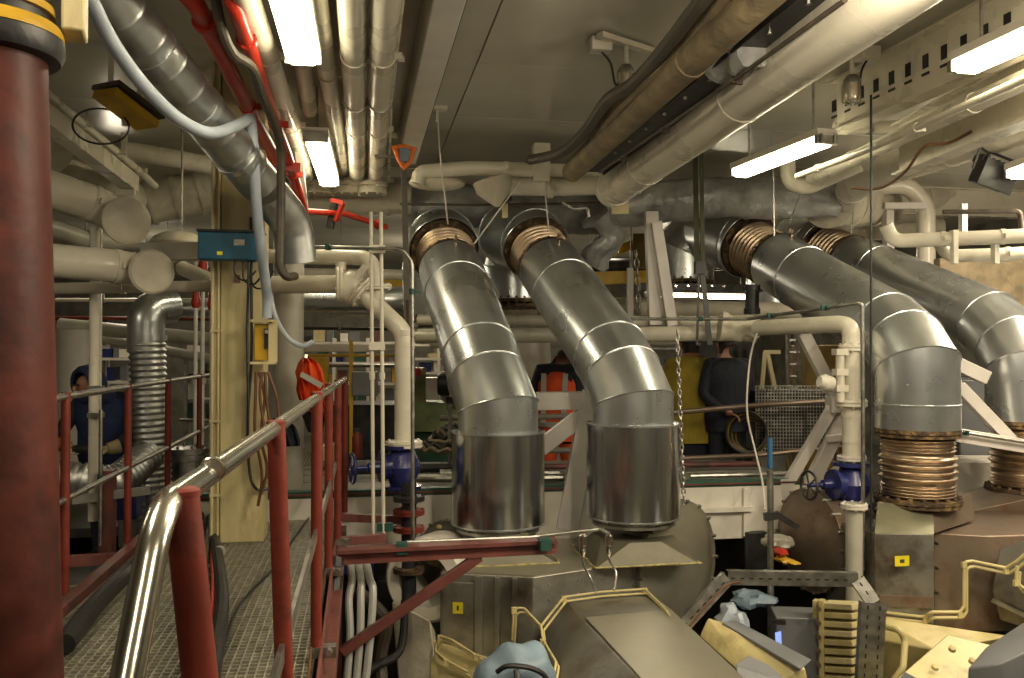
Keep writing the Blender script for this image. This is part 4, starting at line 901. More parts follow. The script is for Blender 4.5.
# blue sheet covered unit in front
b = MB(); c = P(516, 690, 4.1)
import mathutils.noise as mn
vs = []; n, m = 26, 14
for i in range(m+1):
    th = pi/2*i/m
    for k in range(n):
        a = 2*pi*k/n; o = V((.20*math.cos(a)*math.sin(th)**.8, .17*math.sin(a)*math.sin(th)**.8, .22*math.cos(th)-.25*(i == m)))
        vs.append(c+o*(1+.16*mn.noise(o*9)))
b.add(vs, [(i*n+k, (i+1)*n+k, (i+1)*n+(k+1) % n, i*n+(k+1) % n) for i in range(m) for k in range(n)])
t = T('covered_unit', 'rounded unit wrapped in pale blue sheet at the bottom edge, left of the engine hood', 'cover', c+V((0, 0, -.3)))
b.build('blue_cover', bluec, t); MB().tube(smooth([P(497, 672, 3.95), P(508, 666, 3.93), P(530, 668, 3.93), P(545, 676, 3.95), P(550, 690, 4)]), .012, 8).build('dark_rope', darks, t)
MB().tube(smooth([P(516, 670, 3.93), P(517, 682, 3.9), P(512, 700, 3.9)]), .014, 8).build('dark_rope', darks, t)
hose('pale blue hose lying left of the covered unit', [P(478, 690, 4.4), P(490, 672, 4.4), P(504, 660, 4.4)], .035, bluec)

# ------------------------------------------------------------------ far engine (right)
e = T('engine', 'right engine in brown tinted steel casing below the pleated bellows', 'engine', P(960, 700, 6.0))
zA = P(0, 503, 5.85).z
ta = poly(zA, (877, 503), (931, 503), (972, 494), (884, 492)); ba = [WZ(874, 533, 0.0), WZ(933, 534, 0.0), WZ(975, 520, 0.0), WZ(890, 520, 0.0)]
MB().frus(ta, ba).build('transition_hood', casbr, e, bev=.004)
MB().hull([(p+V((0, -.012, 0))) for p in (ta[0], ta[1], ba[0], ba[1])]+[(p+V((0, -.004, 0))) for p in (ta[0], ta[1], ba[0], ba[1])]).build('patch_plate', olive, e)
fA = [V((ba[0].x, ba[0].y-.01, .0)), V((ba[1].x, ba[1].y-.01, .0)), V((ba[1].x, ba[1].y+.6, .0)), V((ba[0].x, ba[0].y+.6, .0))]
MB().frus(fA, low(fA, P(0, 618, 5.75).z)).build('casing_block', casing, e, bev=.006)
MB().beam(fA[0]+V((0.02, -.01, -.43)), fA[1]+V((-.02, -.01, -.43)), .02, .07).build('scorched_band', casbr, e)
q = WY(902, 561, min(fA[0].y, fA[1].y)-.004); MB().box(q, (.10, .003, .065)).build('yellow_sticker', stick, e)
MB().box(q+V((0, -.003, .0)), (.03, .002, .022)).build('sticker_mark', casing, e)
tb = poly(-.02, (933, 533), (987, 536), (1110, 533), (1110, 500), (962, 508), (936, 518))
MB().frus(tb, low(tb, P(0, 628, 5.7).z)).build('casing_block', casbr, e, bev=.006)
for k, (u0, v0, u1, v1) in enumerate(((938, 536, 938, 622), (982, 540, 982, 622), (990, 540, 990, 622))):
    for j in range(4):
        p = P(u0, v0+8+(v1-v0-12)*j/3, 5.66+.0*k); MB().lathe(p, (-.1, -1, 0), [(-.03, .010), (.012, .009)], 8).build('rivet', zinc, e)
for j in range(3): MB().lathe(P(876+26*j, 508, 5.80), (0, -1, 0), [(0, .008), (.016, .007)], 8).build('rivet', zinc, e)
# hood under the rightmost bellows
q = b4; zt = P(0, 490, 6.75).z
bb = [WZ(968, 512, -.02), WZ(1110, 512, -.02), V((q.x+.5, q.y+.4, -.02)), V((q.x-.42, q.y+.4, -.02))]
MB().frus([V((q.x+.30*math.cos(2*pi*(k+.5)/8), q.y+.30*math.sin(2*pi*(k+.5)/8), zt)) for k in range(8)], bb).build('transition_hood', casbr, e, bev=.004)
# slanted box at the right edge
MB().hull([P(1000, 548, 5.5), P(1060, 530, 5.3), P(1060, 640, 5.2), P(992, 590, 5.5), P(1000, 620, 5.5), P(1060, 560, 5.9), P(992, 600, 5.9)]).build('slanted_box', casing, e, bev=.006)
MB().beam(P(992, 600, 5.45), P(1060, 632, 5.2), .03, .02).build('trim_bar', zinc, e)
conduit2(e, [P(880, 612, 5.6), P(925, 617, 5.55), P(930, 612, 5.5), P(960, 612, 5.5), P(964, 606, 5.5), P(964, 562, 5.5), P(972, 561, 5.5), P(1006, 568, 5.4), P(1016, 562, 5.35), P(1030, 550, 5.3)], .010, .036)
conduit2(e, [P(1017, 566, 5.3), P(1016, 580, 5.3), P(1022, 588, 5.3), P(1040, 590, 5.2)], .010, .036)
# yellow enamel lower covers
MB().hull([P(872, 616, 5.5), P(930, 626, 5.4), P(1010, 636, 5.3), P(880, 640, 5.4), P(936, 650, 5.2), P(870, 700, 5.6), P(990, 700, 5.6), P(1010, 640, 5.8)]).build('enamel_cover', ycream, e, bev=.008)
MB().hull([P(948, 634, 5.1), P(1004, 648, 5.0), P(884, 690, 4.7), P(975, 720, 4.5), P(884, 700, 4.9), P(975, 730, 4.8), P(1000, 662, 5.2)]).build('slanted_enamel_cover', ycream, e, bev=.008)
for (u, v) in ((952, 650), (935, 668), (972, 662)): MB().lathe(P(u, v, 4.8), (-.2, -.6, 1), [(0, .02), (.02, .018), (.022, .01)], 10).build('cover_bolt', ycream, e)
MB().tube(fillet([P(884, 626, 5.3), P(900, 630, 5.2), P(905, 640, 5.2), P(903, 668, 5.1), P(880, 700, 5.1)], .05), .02, 10).build('cream_tube', ycream, e)
MB().hull([P(905, 672, 4.6), P(940, 690, 4.5), P(880, 700, 4.6), P(905, 676, 4.7), P(930, 720, 4.6)]).build('grey_plate', sgrey, e)
t = MB().hull([P(968, 668, 4.3), P(985, 648, 4.5), P(1024, 622, 4.5), P(1060, 640, 4.5), P(966, 700, 4.3), P(1010, 720, 4.2), P(1060, 700, 4.2), P(1000, 664, 4.2), P(1050, 640, 4.2)]).build('grey_cover', sgrey, e, bev=.01)
drum(e, P(812, 540, 6.3), -RT*.93-F*.3, .36, casbr, casing, depth=.4)
MB().hull([P(832, 524, 6.1), P(876, 516, 6.1), P(876, 575, 6.1), P(832, 575, 6.1), P(838, 524, 6.5), P(876, 516, 6.5), P(876, 590, 6.5)]).build('cream_panel', casing2, e, bev=.006)

# perforated cable channel
t = T('perforated_channel', 'perforated zinc channel crossing the gap between the two engines', 'channel', P(875, 700, 5.0))
path = [P(682, 628, 5.0), P(728, 578, 5.1), P(858, 580, 5.1), P(874, 603, 5.05), P(868, 720, 5.0)]
for i in range(4):
    a, c = path[i], path[i+1]; d = (c-a).normalized(); n_ = d.cross(F).normalized(); w_ = .075 if i < 3 else .14
    MB().beam(a, c, w_, .006, F).build('channel_web', zinc, t)
    for s in (-1, 1): MB().beam(a+n_*s*w_/2+F*.02, c+n_*s*w_/2+F*.02, .006, .045, F).build('channel_flange', zinc, t)
    L = (c-a).length; b = MB()
    for k in range(int(L/.055)):
        p = a+d*(k+.5)*.055-F*.004
        for s in ((-.25, .25) if i == 3 else (0,)): b.beam(p+n_*s*w_-d*.012, p+n_*s*w_+d*.012, .008, .003, F)
    b.build('slot', darks, t)
hose('brown cable running inside the slanted end of the perforated channel', [P(688, 628, 4.95), P(706, 606, 5.0), P(726, 586, 5.05), P(740, 582, 5.05)], .006, copper, 'cable', 'cable')
t = T('equipment_case', 'yellow cream case with a grey lid below the perforated channel', 'case', P(760, 690, 4.5))
MB().hull([P(708, 618, 4.9), P(722, 625, 4.9), P(805, 668, 4.5), P(700, 636, 4.9), P(760, 690, 4.5), P(806, 680, 4.5), P(700, 640, 5.1), P(810, 690, 4.9), P(724, 622, 5.1)]).build('case_body', ycream, t, bev=.006)
MB().hull([P(722, 622, 4.86), P(735, 620, 5.1), P(812, 660, 4.7), P(800, 668, 4.45), P(722, 625, 4.86), P(800, 671, 4.45)]).build('lid', sgrey, t, bev=.003)
MB().hull([P(735, 664, 4.3), P(748, 655, 4.5), P(770, 665, 4.4), P(792, 684, 4.2), P(740, 700, 4.2), P(785, 710, 4.2)]).build('grey_cover', sgrey, None, 'small grey sheet box at the bottom edge, right of the engine hood', 'box', bev=.008)
t = T('control_cabinet', 'grey control cabinet with a lit blue display below the perforated channel', 'cabinet', P(800, 700, 5.6))
q = P(797, 655, 5.6); MB().box(q, (.30, .25, .55), -.3).build('cabinet_body', sgrey, t, bev=.008)
MB().beam(P(778, 632, 5.44), P(779, 652, 5.44), .05, .004, RT*.6-F).build('display', screen, t); MB().box(P(779, 622, 5.45), (.08, .02, .03), -.3).build('top_strip', darks, t)
t = T('ribbed_cooler', 'yellowish ribbed plate cooler standing left of the perforated channel end', 'cooler', P(830, 700, 5.4))
for k in range(12): MB().beam(P(824, 604+9*k, 5.5), P(858, 606+9*k, 5.3), .12, .035).build('rib', ycream if k % 3 else cream2, t, bev=.004)
for u, d in ((816, 5.5), (822, 5.45)): MB().beam(P(u, 600, d), P(u+1, 710, d), .03, .06).build('end_frame', ycream, t)
for k in range(7): MB().lathe(P(818, 608+14*k, 5.42), (-.3, -1, 0), [(0, .016), (.03, .014)], 8).build('tie_bolt', brass, t)

# ------------------------------------------------------------------ white coaming and far deck
YC = 6.25; ZT = .15
cm = T('deck_coaming', 'white painted coaming wall carrying the far deck behind the engines', 'coaming', (1.5, YC, -.8))
MB().box((1.2, YC+.03, -.05), (4.6, .06, .40)).build('coaming_plate', white, cm, bev=.004)
for x in (-.6, .35, 1.2, 2.05, 2.9): MB().box((x, YC-.01, -.05), (.05, .03, .36)).build('stiffener', white, cm)
MB().box((2.4, YC-.03, -.02), (1.1, .05, .035)).build('ledge', white, cm)
MB().box((1.95, YC+.2, -1.45), (.2, .2, 2.4)).build('coaming_post', white, cm, bev=.004)
dk = T('far_deck', 'far deck of grey planks with a dark green rim behind the white coaming', 'deck', (1.5, 7.2, ZT))
MB().box((1.2, YC+.05, ZT+.02), (4.6, .10, .05)).build('green_rim', dgreen, dk)
MB().box((1.2, YC-.012, ZT+.02), (4.6, .01, .012)).build('red_edge', oxide, dk)
for k in range(8): MB().box((1.2+.05*(k % 3), YC+.22+k*.195, ZT-.02+.006*(k % 2)), (4.5, .18, .045)).build('plank', plankm, dk, bev=.003)
# lower far floor on which the crew stands
lf_ = T('far_platform', 'dark plated platform behind the plank deck where the crew stands', 'platform', (1.5, 10, -.42))
MB().box((1.5, 12.2, -.40), (13.8, 8.2, .08)).build('floor_plate', mat('dark_floor_plate', (.10, .10, .085), .45, .4, .3, 6, .2, 40), lf_)
MB().box((-3.6, 9.4, -.66), (3.9, 6.6, .06)).build('left_floor_plate', MATS['dark_floor_plate'], lf_)
# loose lengths on the deck
for k, (a, c, r, m, lab) in enumerate((((440, 470, 6.9), (560, 474, 6.9), .03, zinc, 'grey pipe length lying on the plank deck left of the first sleeve'), ((520, 462, 7.3), (760, 455, 7.5), .025, oxide, 'rusty tube lying along the plank deck behind the sleeves'),
        ((690, 474, 6.8), (830, 466, 7.0), .02, zinc, 'slim grey tube lying at the deck edge below the navy crewman'), ((330, 470, 7.0), (455, 466, 7.2), .035, darks, 'dark pipe length lying on the deck behind the dark blue valve'), ((415, 487, 6.6), (590, 484, 6.65), .03, zinc, 'long grey pipe at the deck rim behind the sleeves'))):
    p, q = P(*a), P(*c); p.z = q.z = ZT+r+.03; MB().tube([p, q], r, 10).build('pipe_length', m, None, lab, 'pipe')
t = T('tube_railing', 'two rusty railing tubes in front of the yellow coat and the navy crewman', 'railing', P(690, 480, 7.7))
MB().tube([P(668, 413, 7.7), P(760, 405, 7.8), P(845, 400, 7.9)], .025, 10).build('top_tube', casbr, t); MB().tube([P(668, 459, 7.7), P(760, 455, 7.8), P(845, 446, 7.9)], .022, 10).build('lower_tube', casbr, t)
for u in (672, 836): MB().tube(ver(u, 400, 490, 7.8), .02, 8).build('post', casbr, t)
t = T('tube_railing', 'grey railing tubes across the gap between the two exhaust sleeves', 'railing', P(560, 480, 7.4))
for v in (418, 452): MB().tube([P(440, v, 7.4), P(600, v-2, 7.5)], .026, 10).build('rail_tube', plankm, t)
for u in (450, 596): MB().tube(ver(u, 405, 485, 7.4), .02, 8).build('post', plankm, t)
# wire mesh panel and ladder behind the crossed frame
t = T('mesh_panel', 'dark wire mesh crate behind the crossed white frame, right of the navy crewman', 'crate', P(790, 470, 8.2))
a, c = P(756, 452, 8.2), P(832, 452, 8.2); zt = P(0, 386, 8.2).z; b = MB()
for k in range(26): p = a.lerp(c, k/25); b.beam(p, V((p.x, p.y, zt)), .008, .008)
for k in range(20): z = a.z+(zt-a.z)*k/19; b.beam(V((a.x, a.y, z)), V((c.x, c.y, z)), .008, .008)
o = b.build('wire_mesh', zinc, t, sm=False); o['kind'] = 'stuff'
MB().beam(a+F*.35, c+F*.35, .02, .02).build('rear_rail', darks, t); MB().hull([a+F*.03, c+F*.03, a+F*.35, c+F*.35]+[V((p.x, p.y, zt-.05)) for p in (a+F*.03, c+F*.03, a+F*.35, c+F*.35)]).build('dark_load', darks, t)
t = T('step_ladder', 'leaning aluminium ladder behind the wire mesh crate', 'ladder', P(800, 400, 9.0))
for s in (0, 1): MB().beam(P(793+9*s, 500, 9), P(788+9*s, 330, 9), .03, .05).build('stile', zinc, t)
for k in range(5): MB().beam(P(789, 388-12*k, 9), P(799, 388-12*k, 9), .03, .02).build('rung', zinc, t)
t = T('trestle', 'pale slanted trestle standing left of the leaning ladder', 'trestle', P(770, 400, 8.9))
MB().beam(P(752, 500, 8.9), P(765, 352, 8.9), .04, .04).build('leg', cream2, t); MB().beam(P(798, 500, 8.9), P(767, 352, 8.9), .04, .04).build('leg', cream2, t); MB().beam(P(764, 352, 8.9), P(780, 352, 8.9), .04, .04).build('top_bar', cream2, t)
# coiled hoses
t = T('hose_coil', 'coil of dirty yellow hose hanging on the rusty railing behind the navy crewman', 'hose', P(755, 455, 8.1))
for k in range(7):
    c = P(752, 432, 8.1)+V((.02*k-.06, .02*k, -.01*k)); x, y_ = RT, V((0, 0, 1)); R = .19-.008*k
    MB().tube([c+(x*math.cos(2*pi*j/24)+y_*math.sin(2*pi*j/24)*1.0)*R for j in range(25)], .013, 6).build('hose_turn', MATS['dull_yellow_steel'] if k % 2 else darks, t)
t = T('hose_coil', 'flat heap of dark hose on the deck right of the green machine', 'hose', P(445, 452, 7.6))
for k in range(6):
    c = P(452, 447, 7.5)+V((.02*k, .03*k, .03*k)); R = .27-.02*k
    MB().tube([c+V((math.cos(2*pi*j/24)*R, math.sin(2*pi*j/24)*R, .02*math.sin(3*j+k))) for j in range(25)], .018, 6).build('hose_turn', darks if k % 2 else brownh, t)

# ------------------------------------------------------------------ machines and racks in the depth
def gbox(t, a, c, dep, m, name, bev=.006):
    """front face between two pixels at one depth, extended away"""
    (u0, v0, u1, v1, d) = a; q = [P(u0, v0, d), P(u1, v0, d), P(u0, v1, d), P(u1, v1, d)]
    return MB().hull(q+[p+V((0, dep, 0)) for p in q]).build(name, m, t, bev=bev)
t = T('workshop_machine', 'green and white workshop machine behind the leftmost exhaust pipe', 'machine', P(440, 450, 9.2))
gbox(t, (404, 403, 492, 432, 9.2), 0, .6, green, 'base_body'); gbox(t, (408, 368, 426, 404, 9.2), 0, .5, green, 'side_panel'); gbox(t, (426, 378, 440, 400, 9.1), 0, .4, white, 'control_head')
gbox(t, (446, 396, 480, 410, 9.2), 0, .5, darks, 'dark_bed'); MB().lathe(P(438, 384, 9.0), RT, [(0, .11), (.05, .13), (.12, .13), (.13, .08), (.24, .08)], 20).build('chuck', darks, t)
gbox(t, (446, 385, 462, 397, 9.0), 0, .3, white, 'tail_housing'); MB().lathe(P(418, 372, 9.0), -F, [(0, .05), (.04, .04)], 12).build('dial', redp, t)
gbox(t, (406, 432, 490, 462, 9.3), 0, .5, dgreen, 'foot_box')
def rack(label, u0, u1, vt, vb, d, n, m, loads, nu=3):
    t = T('storage_rack', label, 'rack', P(u0, vb, d))
    for k in range(nu):
        u = u0+(u1-u0)*k/(nu-1)
        for o in (0, .5): a, c = P(u, vt, d), P(u, vb, d); c = V((a.x, a.y, -.36)); MB().beam(a+V((0, o, 0)), c+V((0, o, 0)), .04, .04).build('upright', m, t)
    for k in range(n):
        v = vt+(vb-vt)*(k+.3)/n; a, c = P(u0, v, d), P(u1, v, d); MB().hull([p+V((0, o, z)) for p in (a, c) for o in (0, .5) for z in (0, .03)]).build('shelf', m, t)
        x = 0
        while x < .92:
            w_ = .05+.12*R_(); h = .08+R_()*.16
            if R_() < .8:
                p = a.lerp(c, x), a.lerp(c, min(.98, x+w_*.85)); mm = random.choice(loads)
                MB().hull([q+V((0, o, z)) for q in p for o in (.05, .35) for z in (.035, h)]).build('box', mm, t)
            x += w_
    return t
loads = [white, sgrey, darks, bluev, yel, cream2, dgreen, redo, zinc, oxide]
rack('white storage rack deep behind the valve pipes, left of the green machine', 300, 402, 338, 420, 11.0, 4, white, loads, 4)
rack('pale rack of stores deep in the hall behind the leftmost exhaust pipe', 408, 500, 342, 384, 12.0, 3, white, loads, 4)
rack('crowded rack at the far left behind the railing, right of the corrugated duct', 186, 258, 352, 440, 9.5, 4, zinc, [white, darks, dgreen, redo, sgrey], 3)
rack('dim rack behind the yellow coat under the cross pipes', 640, 700, 344, 400, 11.5, 3, zinc, [sgrey, darks, oxide], 2)
rack('white rack behind the blue-hooded worker', 60, 132, 330, 400, 10.5, 3, white, [darks, white, sgrey, bluev], 3)
def crate(label, u0, v0, u1, v1, d, dep, m, name='crate', cat='crate'):
    q = [P(u0, v0, d), P(u1, v0, d), P(u0, v1, d), P(u1, v1, d)]
    return MB().hull(q+[p+V((0, dep, 0)) for p in q]).build(name, m, None, label, cat, bev=.01)
crate('yellow panel board behind the hanging orange jacket', 309, 357, 328, 398, 8.6, .3, yel, 'yellow_board', 'panel')
crate('slim yellow upright rising from the yellow panel board', 349, 340, 353, 482, 8.5, .05, yel, 'yellow_post', 'post')
crate('white cable tray crossing above the yellow panel board', 302, 344, 400, 352, 9.0, .3, white, 'cable_tray', 'tray')
crate('yellow runway beam above the valve pipes in the depth', 302, 354, 400, 357, 8.8, .1, yel, 'runway_beam', 'beam')
crate('dark machine block below the white rack left of the blue valve', 330, 405, 400, 460, 8.6, .8, darks, 'machine_block', 'machine')
crate('grey motor block behind the brown uprights of the near railing', 352, 372, 378, 396, 8.4, .3, sgrey, 'motor_block', 'machine')
crate('grey cabinet low behind the cream column at the left', 268, 438, 300, 498, 7.0, .4, plankm, 'grey_cabinet', 'cabinet')
crate('pale box beside the railing behind the column foot', 322, 446, 345, 462, 7.4, .3, cream2, 'pale_box', 'box')
crate('tall dark cabinet behind the two crewmen', 700, 338, 756, 470, 10.0, .5, darks, 'dark_cabinet', 'cabinet')
crate('yellow-brown cabinet behind the ladder', 806, 345, 850, 480, 10.0, .5, MATS['dull_yellow_steel'], 'brown_cabinet', 'cabinet')
crate('brown stained bulkhead plate above the rightmost exhaust pipe', 940, 258, 1100, 310, 8.2, .1, brownh, 'stained_plate', 'plate')
crate('dark grey equipment housing behind the right exhaust pipes', 960, 380, 1100, 480, 8.0, 1.0, sgrey, 'equipment_housing', 'machine')
crate('pale block wall low behind the right bellows', 950, 462, 1100, 520, 7.4, .5, white, 'pale_block', 'wall block')
crate('dark louvred box below the coaming in the gap between the engines', 745, 532, 768, 570, 6.6, .4, darks, 'louvred_box', 'box')
for k, (u, v, w_, h, m, lab) in enumerate(((778, 541, 24, 9, pipew, 'white bag slumped in the gap left of the rusty drum'), (778, 551, 12, 5, redp, 'red cloth scrap in the gap between the engines'), (786, 560, 14, 4, yel, 'yellow scrap below the red cloth between the engines'), (750, 598, 40, 12, bluec, 'pale blue sheet bundled below the coaming in the gap'), (732, 622, 26, 22, hosew, 'faded blue cloth hanging under the perforated channel'))):
    c = P(u, v, 6.1-.1*k); vs = []; n = 16; m_ = 9; so = R_()*9
    for i in range(m_+1):
        for j in range(n):
            th = pi*i/m_; a = 2*pi*j/n; o = V((px(w_, 6)*.5*math.sin(th)*math.cos(a), .12*math.sin(th)*math.sin(a), px(h, 6)*.6*math.cos(th))); vs.append(c+o*(1+.7*mn.noise(o*17+V((so, 0, 0)))))
    MB().add(vs, [(i*n+j, (i+1)*n+j, (i+1)*n+(j+1) % n, i*n+(j+1) % n) for i in range(m_) for j in range(n)]).build('cloth_bundle', m, None, lab, 'cloth')
# fire extinguisher
t = T('fire_extinguisher', 'red fire extinguisher standing behind the brown railing uprights', 'extinguisher', P(358, 458, 7.6))
q = P(357, 458, 7.6); MB().lathe(q, (0, 0, 1), [(0, .04), (.01, .045), (.18, .045), (.21, .03), (.23, .015)], 18).build('cylinder_body', redo, t); MB().box(q+V((0, 0, .24)), (.05, .02, .03)).build('valve_head', black, t)
# far pipes
FG = 'pipes in the depth of the hall'
for i, (a, c, r, m, lab) in enumerate((
    ((100, 262, 9), (215, 262, 9), .05, pipew, 'greyed pipe high behind the left discs'),
    ((60, 325, 8.6), (215, 340, 8.6), .07, pipew, 'grey sloping pipe behind the corrugated duct, upper'),
    ((60, 330, 9), (215, 360, 8.6), .05, pipew, 'grey sloping pipe behind the corrugated duct, lower'),
    ((56, 300, 9), (215, 300, 9), .02, cream, 'thin cream pipe behind the white post, upper'),
    ((56, 318, 9), (215, 319, 9), .02, redo, 'thin red pipe behind the white post'),
    ((295, 273, 8.5), (420, 275, 8.5), .05, cream, 'dim cream pipe behind the flanged tee'),
    ((330, 312, 8.3), (440, 314, 8.3), .055, cream, 'dim cream pipe below the flanged tee'),
    ((280, 328, 8.5), (480, 330, 8.5), .015, darks, 'thin dark pipe below the silver cross duct'),
    ((470, 308, 9.5), (700, 306, 9.5), .10, insul, 'fat pale lagged pipe behind the two left exhaust pipes'),
    ((430, 345, 10), (700, 343, 10), .04, pipew, 'greyed pipe below the long cross pipes'),
    ((640, 308, 8.6), (800, 312, 8.6), .09, insul, 'pale lagged pipe below the broad silver elbow'),
    ((290, 365, 9.4), (410, 366, 9.4), .02, zinc, 'thin zinc pipe in front of the white rack'),
    ((180, 420, 8), (250, 421, 8), .015, zinc, 'thin zinc rail behind the column'),
    ((500, 268, 11), (800, 262, 11), .09, darks, 'dark pipe high in the depth'))):
    pipe(lab, [P(*a), P(*c)], r, m, group=FG, hang=((.3, 0), (.7, 0)) if i in (0, 3, 7, 8, 13) else ())
t = T('silver_duct', 'shiny silver duct lying across behind the cream valve pipe', 'duct', P(345, 305, 8.0))
MB().tube([P(298, 297, 8.0), P(402, 300, 8.2)], .125, 28).build('duct_tube', galv, t)
for u in (318, 345, 372): MB().lathe(P(u, 298, 8.05), P(402, 300, 8.2)-P(298, 297, 8.0), [(0, .125), (.002, .132), (.03, .132), (.032, .125)], 28).build('band', galv, t)
t = T('silver_duct', 'thin silver duct behind the column at the left', 'duct', P(190, 312, 8.4))
MB().tube([P(165, 308, 8.4), P(220, 310, 8.4)], .08, 20).build('duct_tube', galv, t); MB().lathe(P(190, 309, 8.4), RT, [(0, .085), (.03, .085)], 20).build('band', galv, t)
for u, lab in ((528, 'white round column behind the gap between the exhaust pipes'), (80, 'white round tank behind the blue-hooded worker')):
    pipe(lab, ver(u if u > 100 else 78, 330, 470, 10.0 if u > 100 else 8.6)[::-1], .26 if u > 100 else .2, white, 'white_tank', 'tank', fl=(.05,), fr=1.06, n=28)
for u in (196, 203, 212): pipe('slim white riser pipe behind the column, '+{196: 'left', 203: 'middle', 212: 'right'}[u]+' of three', ver(u, 262, 500, 7.8)[::-1], .018, white, 'riser_pipe', fl=(.5,))
for u, v in ((196, 308), (212, 310), (203, 272)):
    q = P(u, v, 7.8); t = T('red_valve', 'small red valve on the white risers, '+{196: 'lower left', 212: 'lower right', 203: 'upper'}[u], 'valve', q); MB().lathe(q, (0, 0, 1), [(0, .03), (.05, .045), (.12, .03), (.16, .03)], 12).build('valve_body', redp, t); MB().lathe(q+V((0, 0, .18)), (0, 0, 1), [(0, .05), (.015, .05)], 14).build('hand_wheel', redp, t)
# perforated rim and bright slots below the third elbow
t = T('support_ring', 'dark ring girder with bolt holes under the broad silver elbow', 'girder', P(700, 290, 8.4))
MB().beam(P(640, 287, 8.5), P(760, 289, 8.5), .2, .07).build('ring_beam', darks, t)
for k in range(9): MB().lathe(P(652+12*k, 286, 8.38), -F, [(0, .012), (.01, .012)], 8).build('bolt_head', steel, t)
pipe('small dark bellows pipe hanging left of the third exhaust pipe', [P(752, 285, 7.6), P(752, 314, 7.6)], .06, darks, fl=(.1, .9), fr=1.2)

# ------------------------------------------------------------------ corrugated silver ducts, left
def corr(label, pts, r, plain=None):
    p = smooth(pts, 8); L = [0]
    for i in range(len(p)-1): L.append(L[-1]+(p[i+1]-p[i]).length)
    n = int(L[-1]/.012); q = [along(p, i/n)[0] for i in range(n+1)]; rs = [r+.008*(1 if (i % 4) in (0, 1) else -.5) for i in range(n+1)]
    t = T('flexible_duct', label, 'duct', pts[-1]); MB().tube(q, rs, 26).build('corrugated_hose', spiral, t, ang=1.4); return t
t = corr('upright corrugated silver duct behind the left railing, with a smooth elbow on top', [P(147, 338, 6.9), P(149, 400, 6.9), P(152, 462, 6.9), P(156, 540, 6.9)], .135)
el = fillet([P(146, 352, 6.9), P(146, 308, 6.9), P(172, 306, 7.1)], .2, 8); MB().tube(el, .14, 28).build('elbow', galv, t)
MB().lathe(P(147, 338, 6.9), (0, 0, 1), [(-.02, .15), (.02, .15)], 28).build('band', galv, t)
corr('lying corrugated silver duct at lower left, below the blue-hooded worker', [P(48, 478, 6.0), P(80, 480, 6.0), P(112, 482, 6.1), P(132, 470, 6.3), P(148, 455, 6.5)], .115)
pipe('smooth grey upright tank right of the corrugated duct', ver(188, 452, 540, 7.6)[::-1], .17, zinc, 'grey_tank', 'tank', fl=(.98,), fr=1.05, n=28)
t = T('lower_frame', 'red brown frame of the lower landing behind the left railing', 'frame', P(70, 580, 5.0))
MB().beam(P(40, 563, 5.0), P(150, 556, 5.3), .06, .06).build('frame_bar', oxide, t); MB().beam(*ver(108, 470, 556, 5.5), .10, .08).build('frame_post', oxide, t)
MB().beam(P(60, 592, 4.6), P(110, 586, 4.8), .03, .05).build('zinc_bar', zinc, t); MB().beam(P(150, 490, 5.6), P(72, 500, 5.4), .05, .05).build('frame_bar', plankm, t)
pipe('green-clipped thin riser at the lower left', ver(101, 410, 545, 5.4)[::-1], .012, zinc, 'riser_pipe', cl=(.5,), clm=clampg)
crate('dark blue drum-like box behind the left railing', 114, 490, 136, 520, 6.4, .3, bluev, 'blue_box', 'box')
crate('greyed white panel below the left railing', 118, 472, 160, 548, 6.8, .2, plankm, 'partition', 'panel')

# ------------------------------------------------------------------ shapes under the walkway edge
t = T('white_casing', 'curved white casing below the bracket, left of the black polished pipe', 'casing', P(410, 640, 5.6))
MB().lathe(P(425, 580, 5.5), -RT*.3-F, [(-.35, .24), (0, .27), (.02, .25), (.02, .17), (-.3, .15)], 40, False).build('casing_ring', white, t)
MB().hull([P(392, 600, 5.4), P(430, 620, 5.2), P(400, 700, 5.2), P(440, 700, 5.1), P(395, 640, 5.7), P(440, 640, 5.7)]).build('casing_skirt', insul, t, bev=.01)
for k in range(3): hose(('left', 'middle', 'right')[k]+' of three shiny pale hoses curling up under the walkway edge', [P(345+9*k, 705, 4.7), P(350+10*k, 640, 4.75), P(349+12*k, 600-4*k, 4.8), P(352+9*k, 580, 4.85), P(350+8*k, 560, 5.0)], .022, MATS['reflective_tape'], group='pale hoses under the walkway')
hose('dark rubber curtain roll hanging along the walkway edge', [P(334, 560, 4.6), P(330, 620, 4.4), P(324, 700, 4.2)], .05, black)
hose('black hose looping below the white casing', [P(405, 600, 5.2), P(400, 650, 5.1), P(372, 668, 5.0), P(350, 690, 4.9)], .025, black)
hose('thick dark hose under the diagonal strut', [P(355, 590, 5.1), P(385, 620, 5.1), P(380, 660, 5.1), P(385, 710, 5.0)], .04, darkh)
crate('blue crate deep below the bracket beside the walkway', 318+15, 545, 375, 575, 6.2, .4, mat('crate_blue', (.02, .06, .22), .5), 'blue_crate')
crate('dark engine block deep below the bracket', 340, 580, 400, 700, 6.4, .6, darks, 'engine_block', 'machine')
pipe('white pipe lying deep below the bracket', [P(345, 550, 6.0), P(372, 552, 6.0)], .03, white)

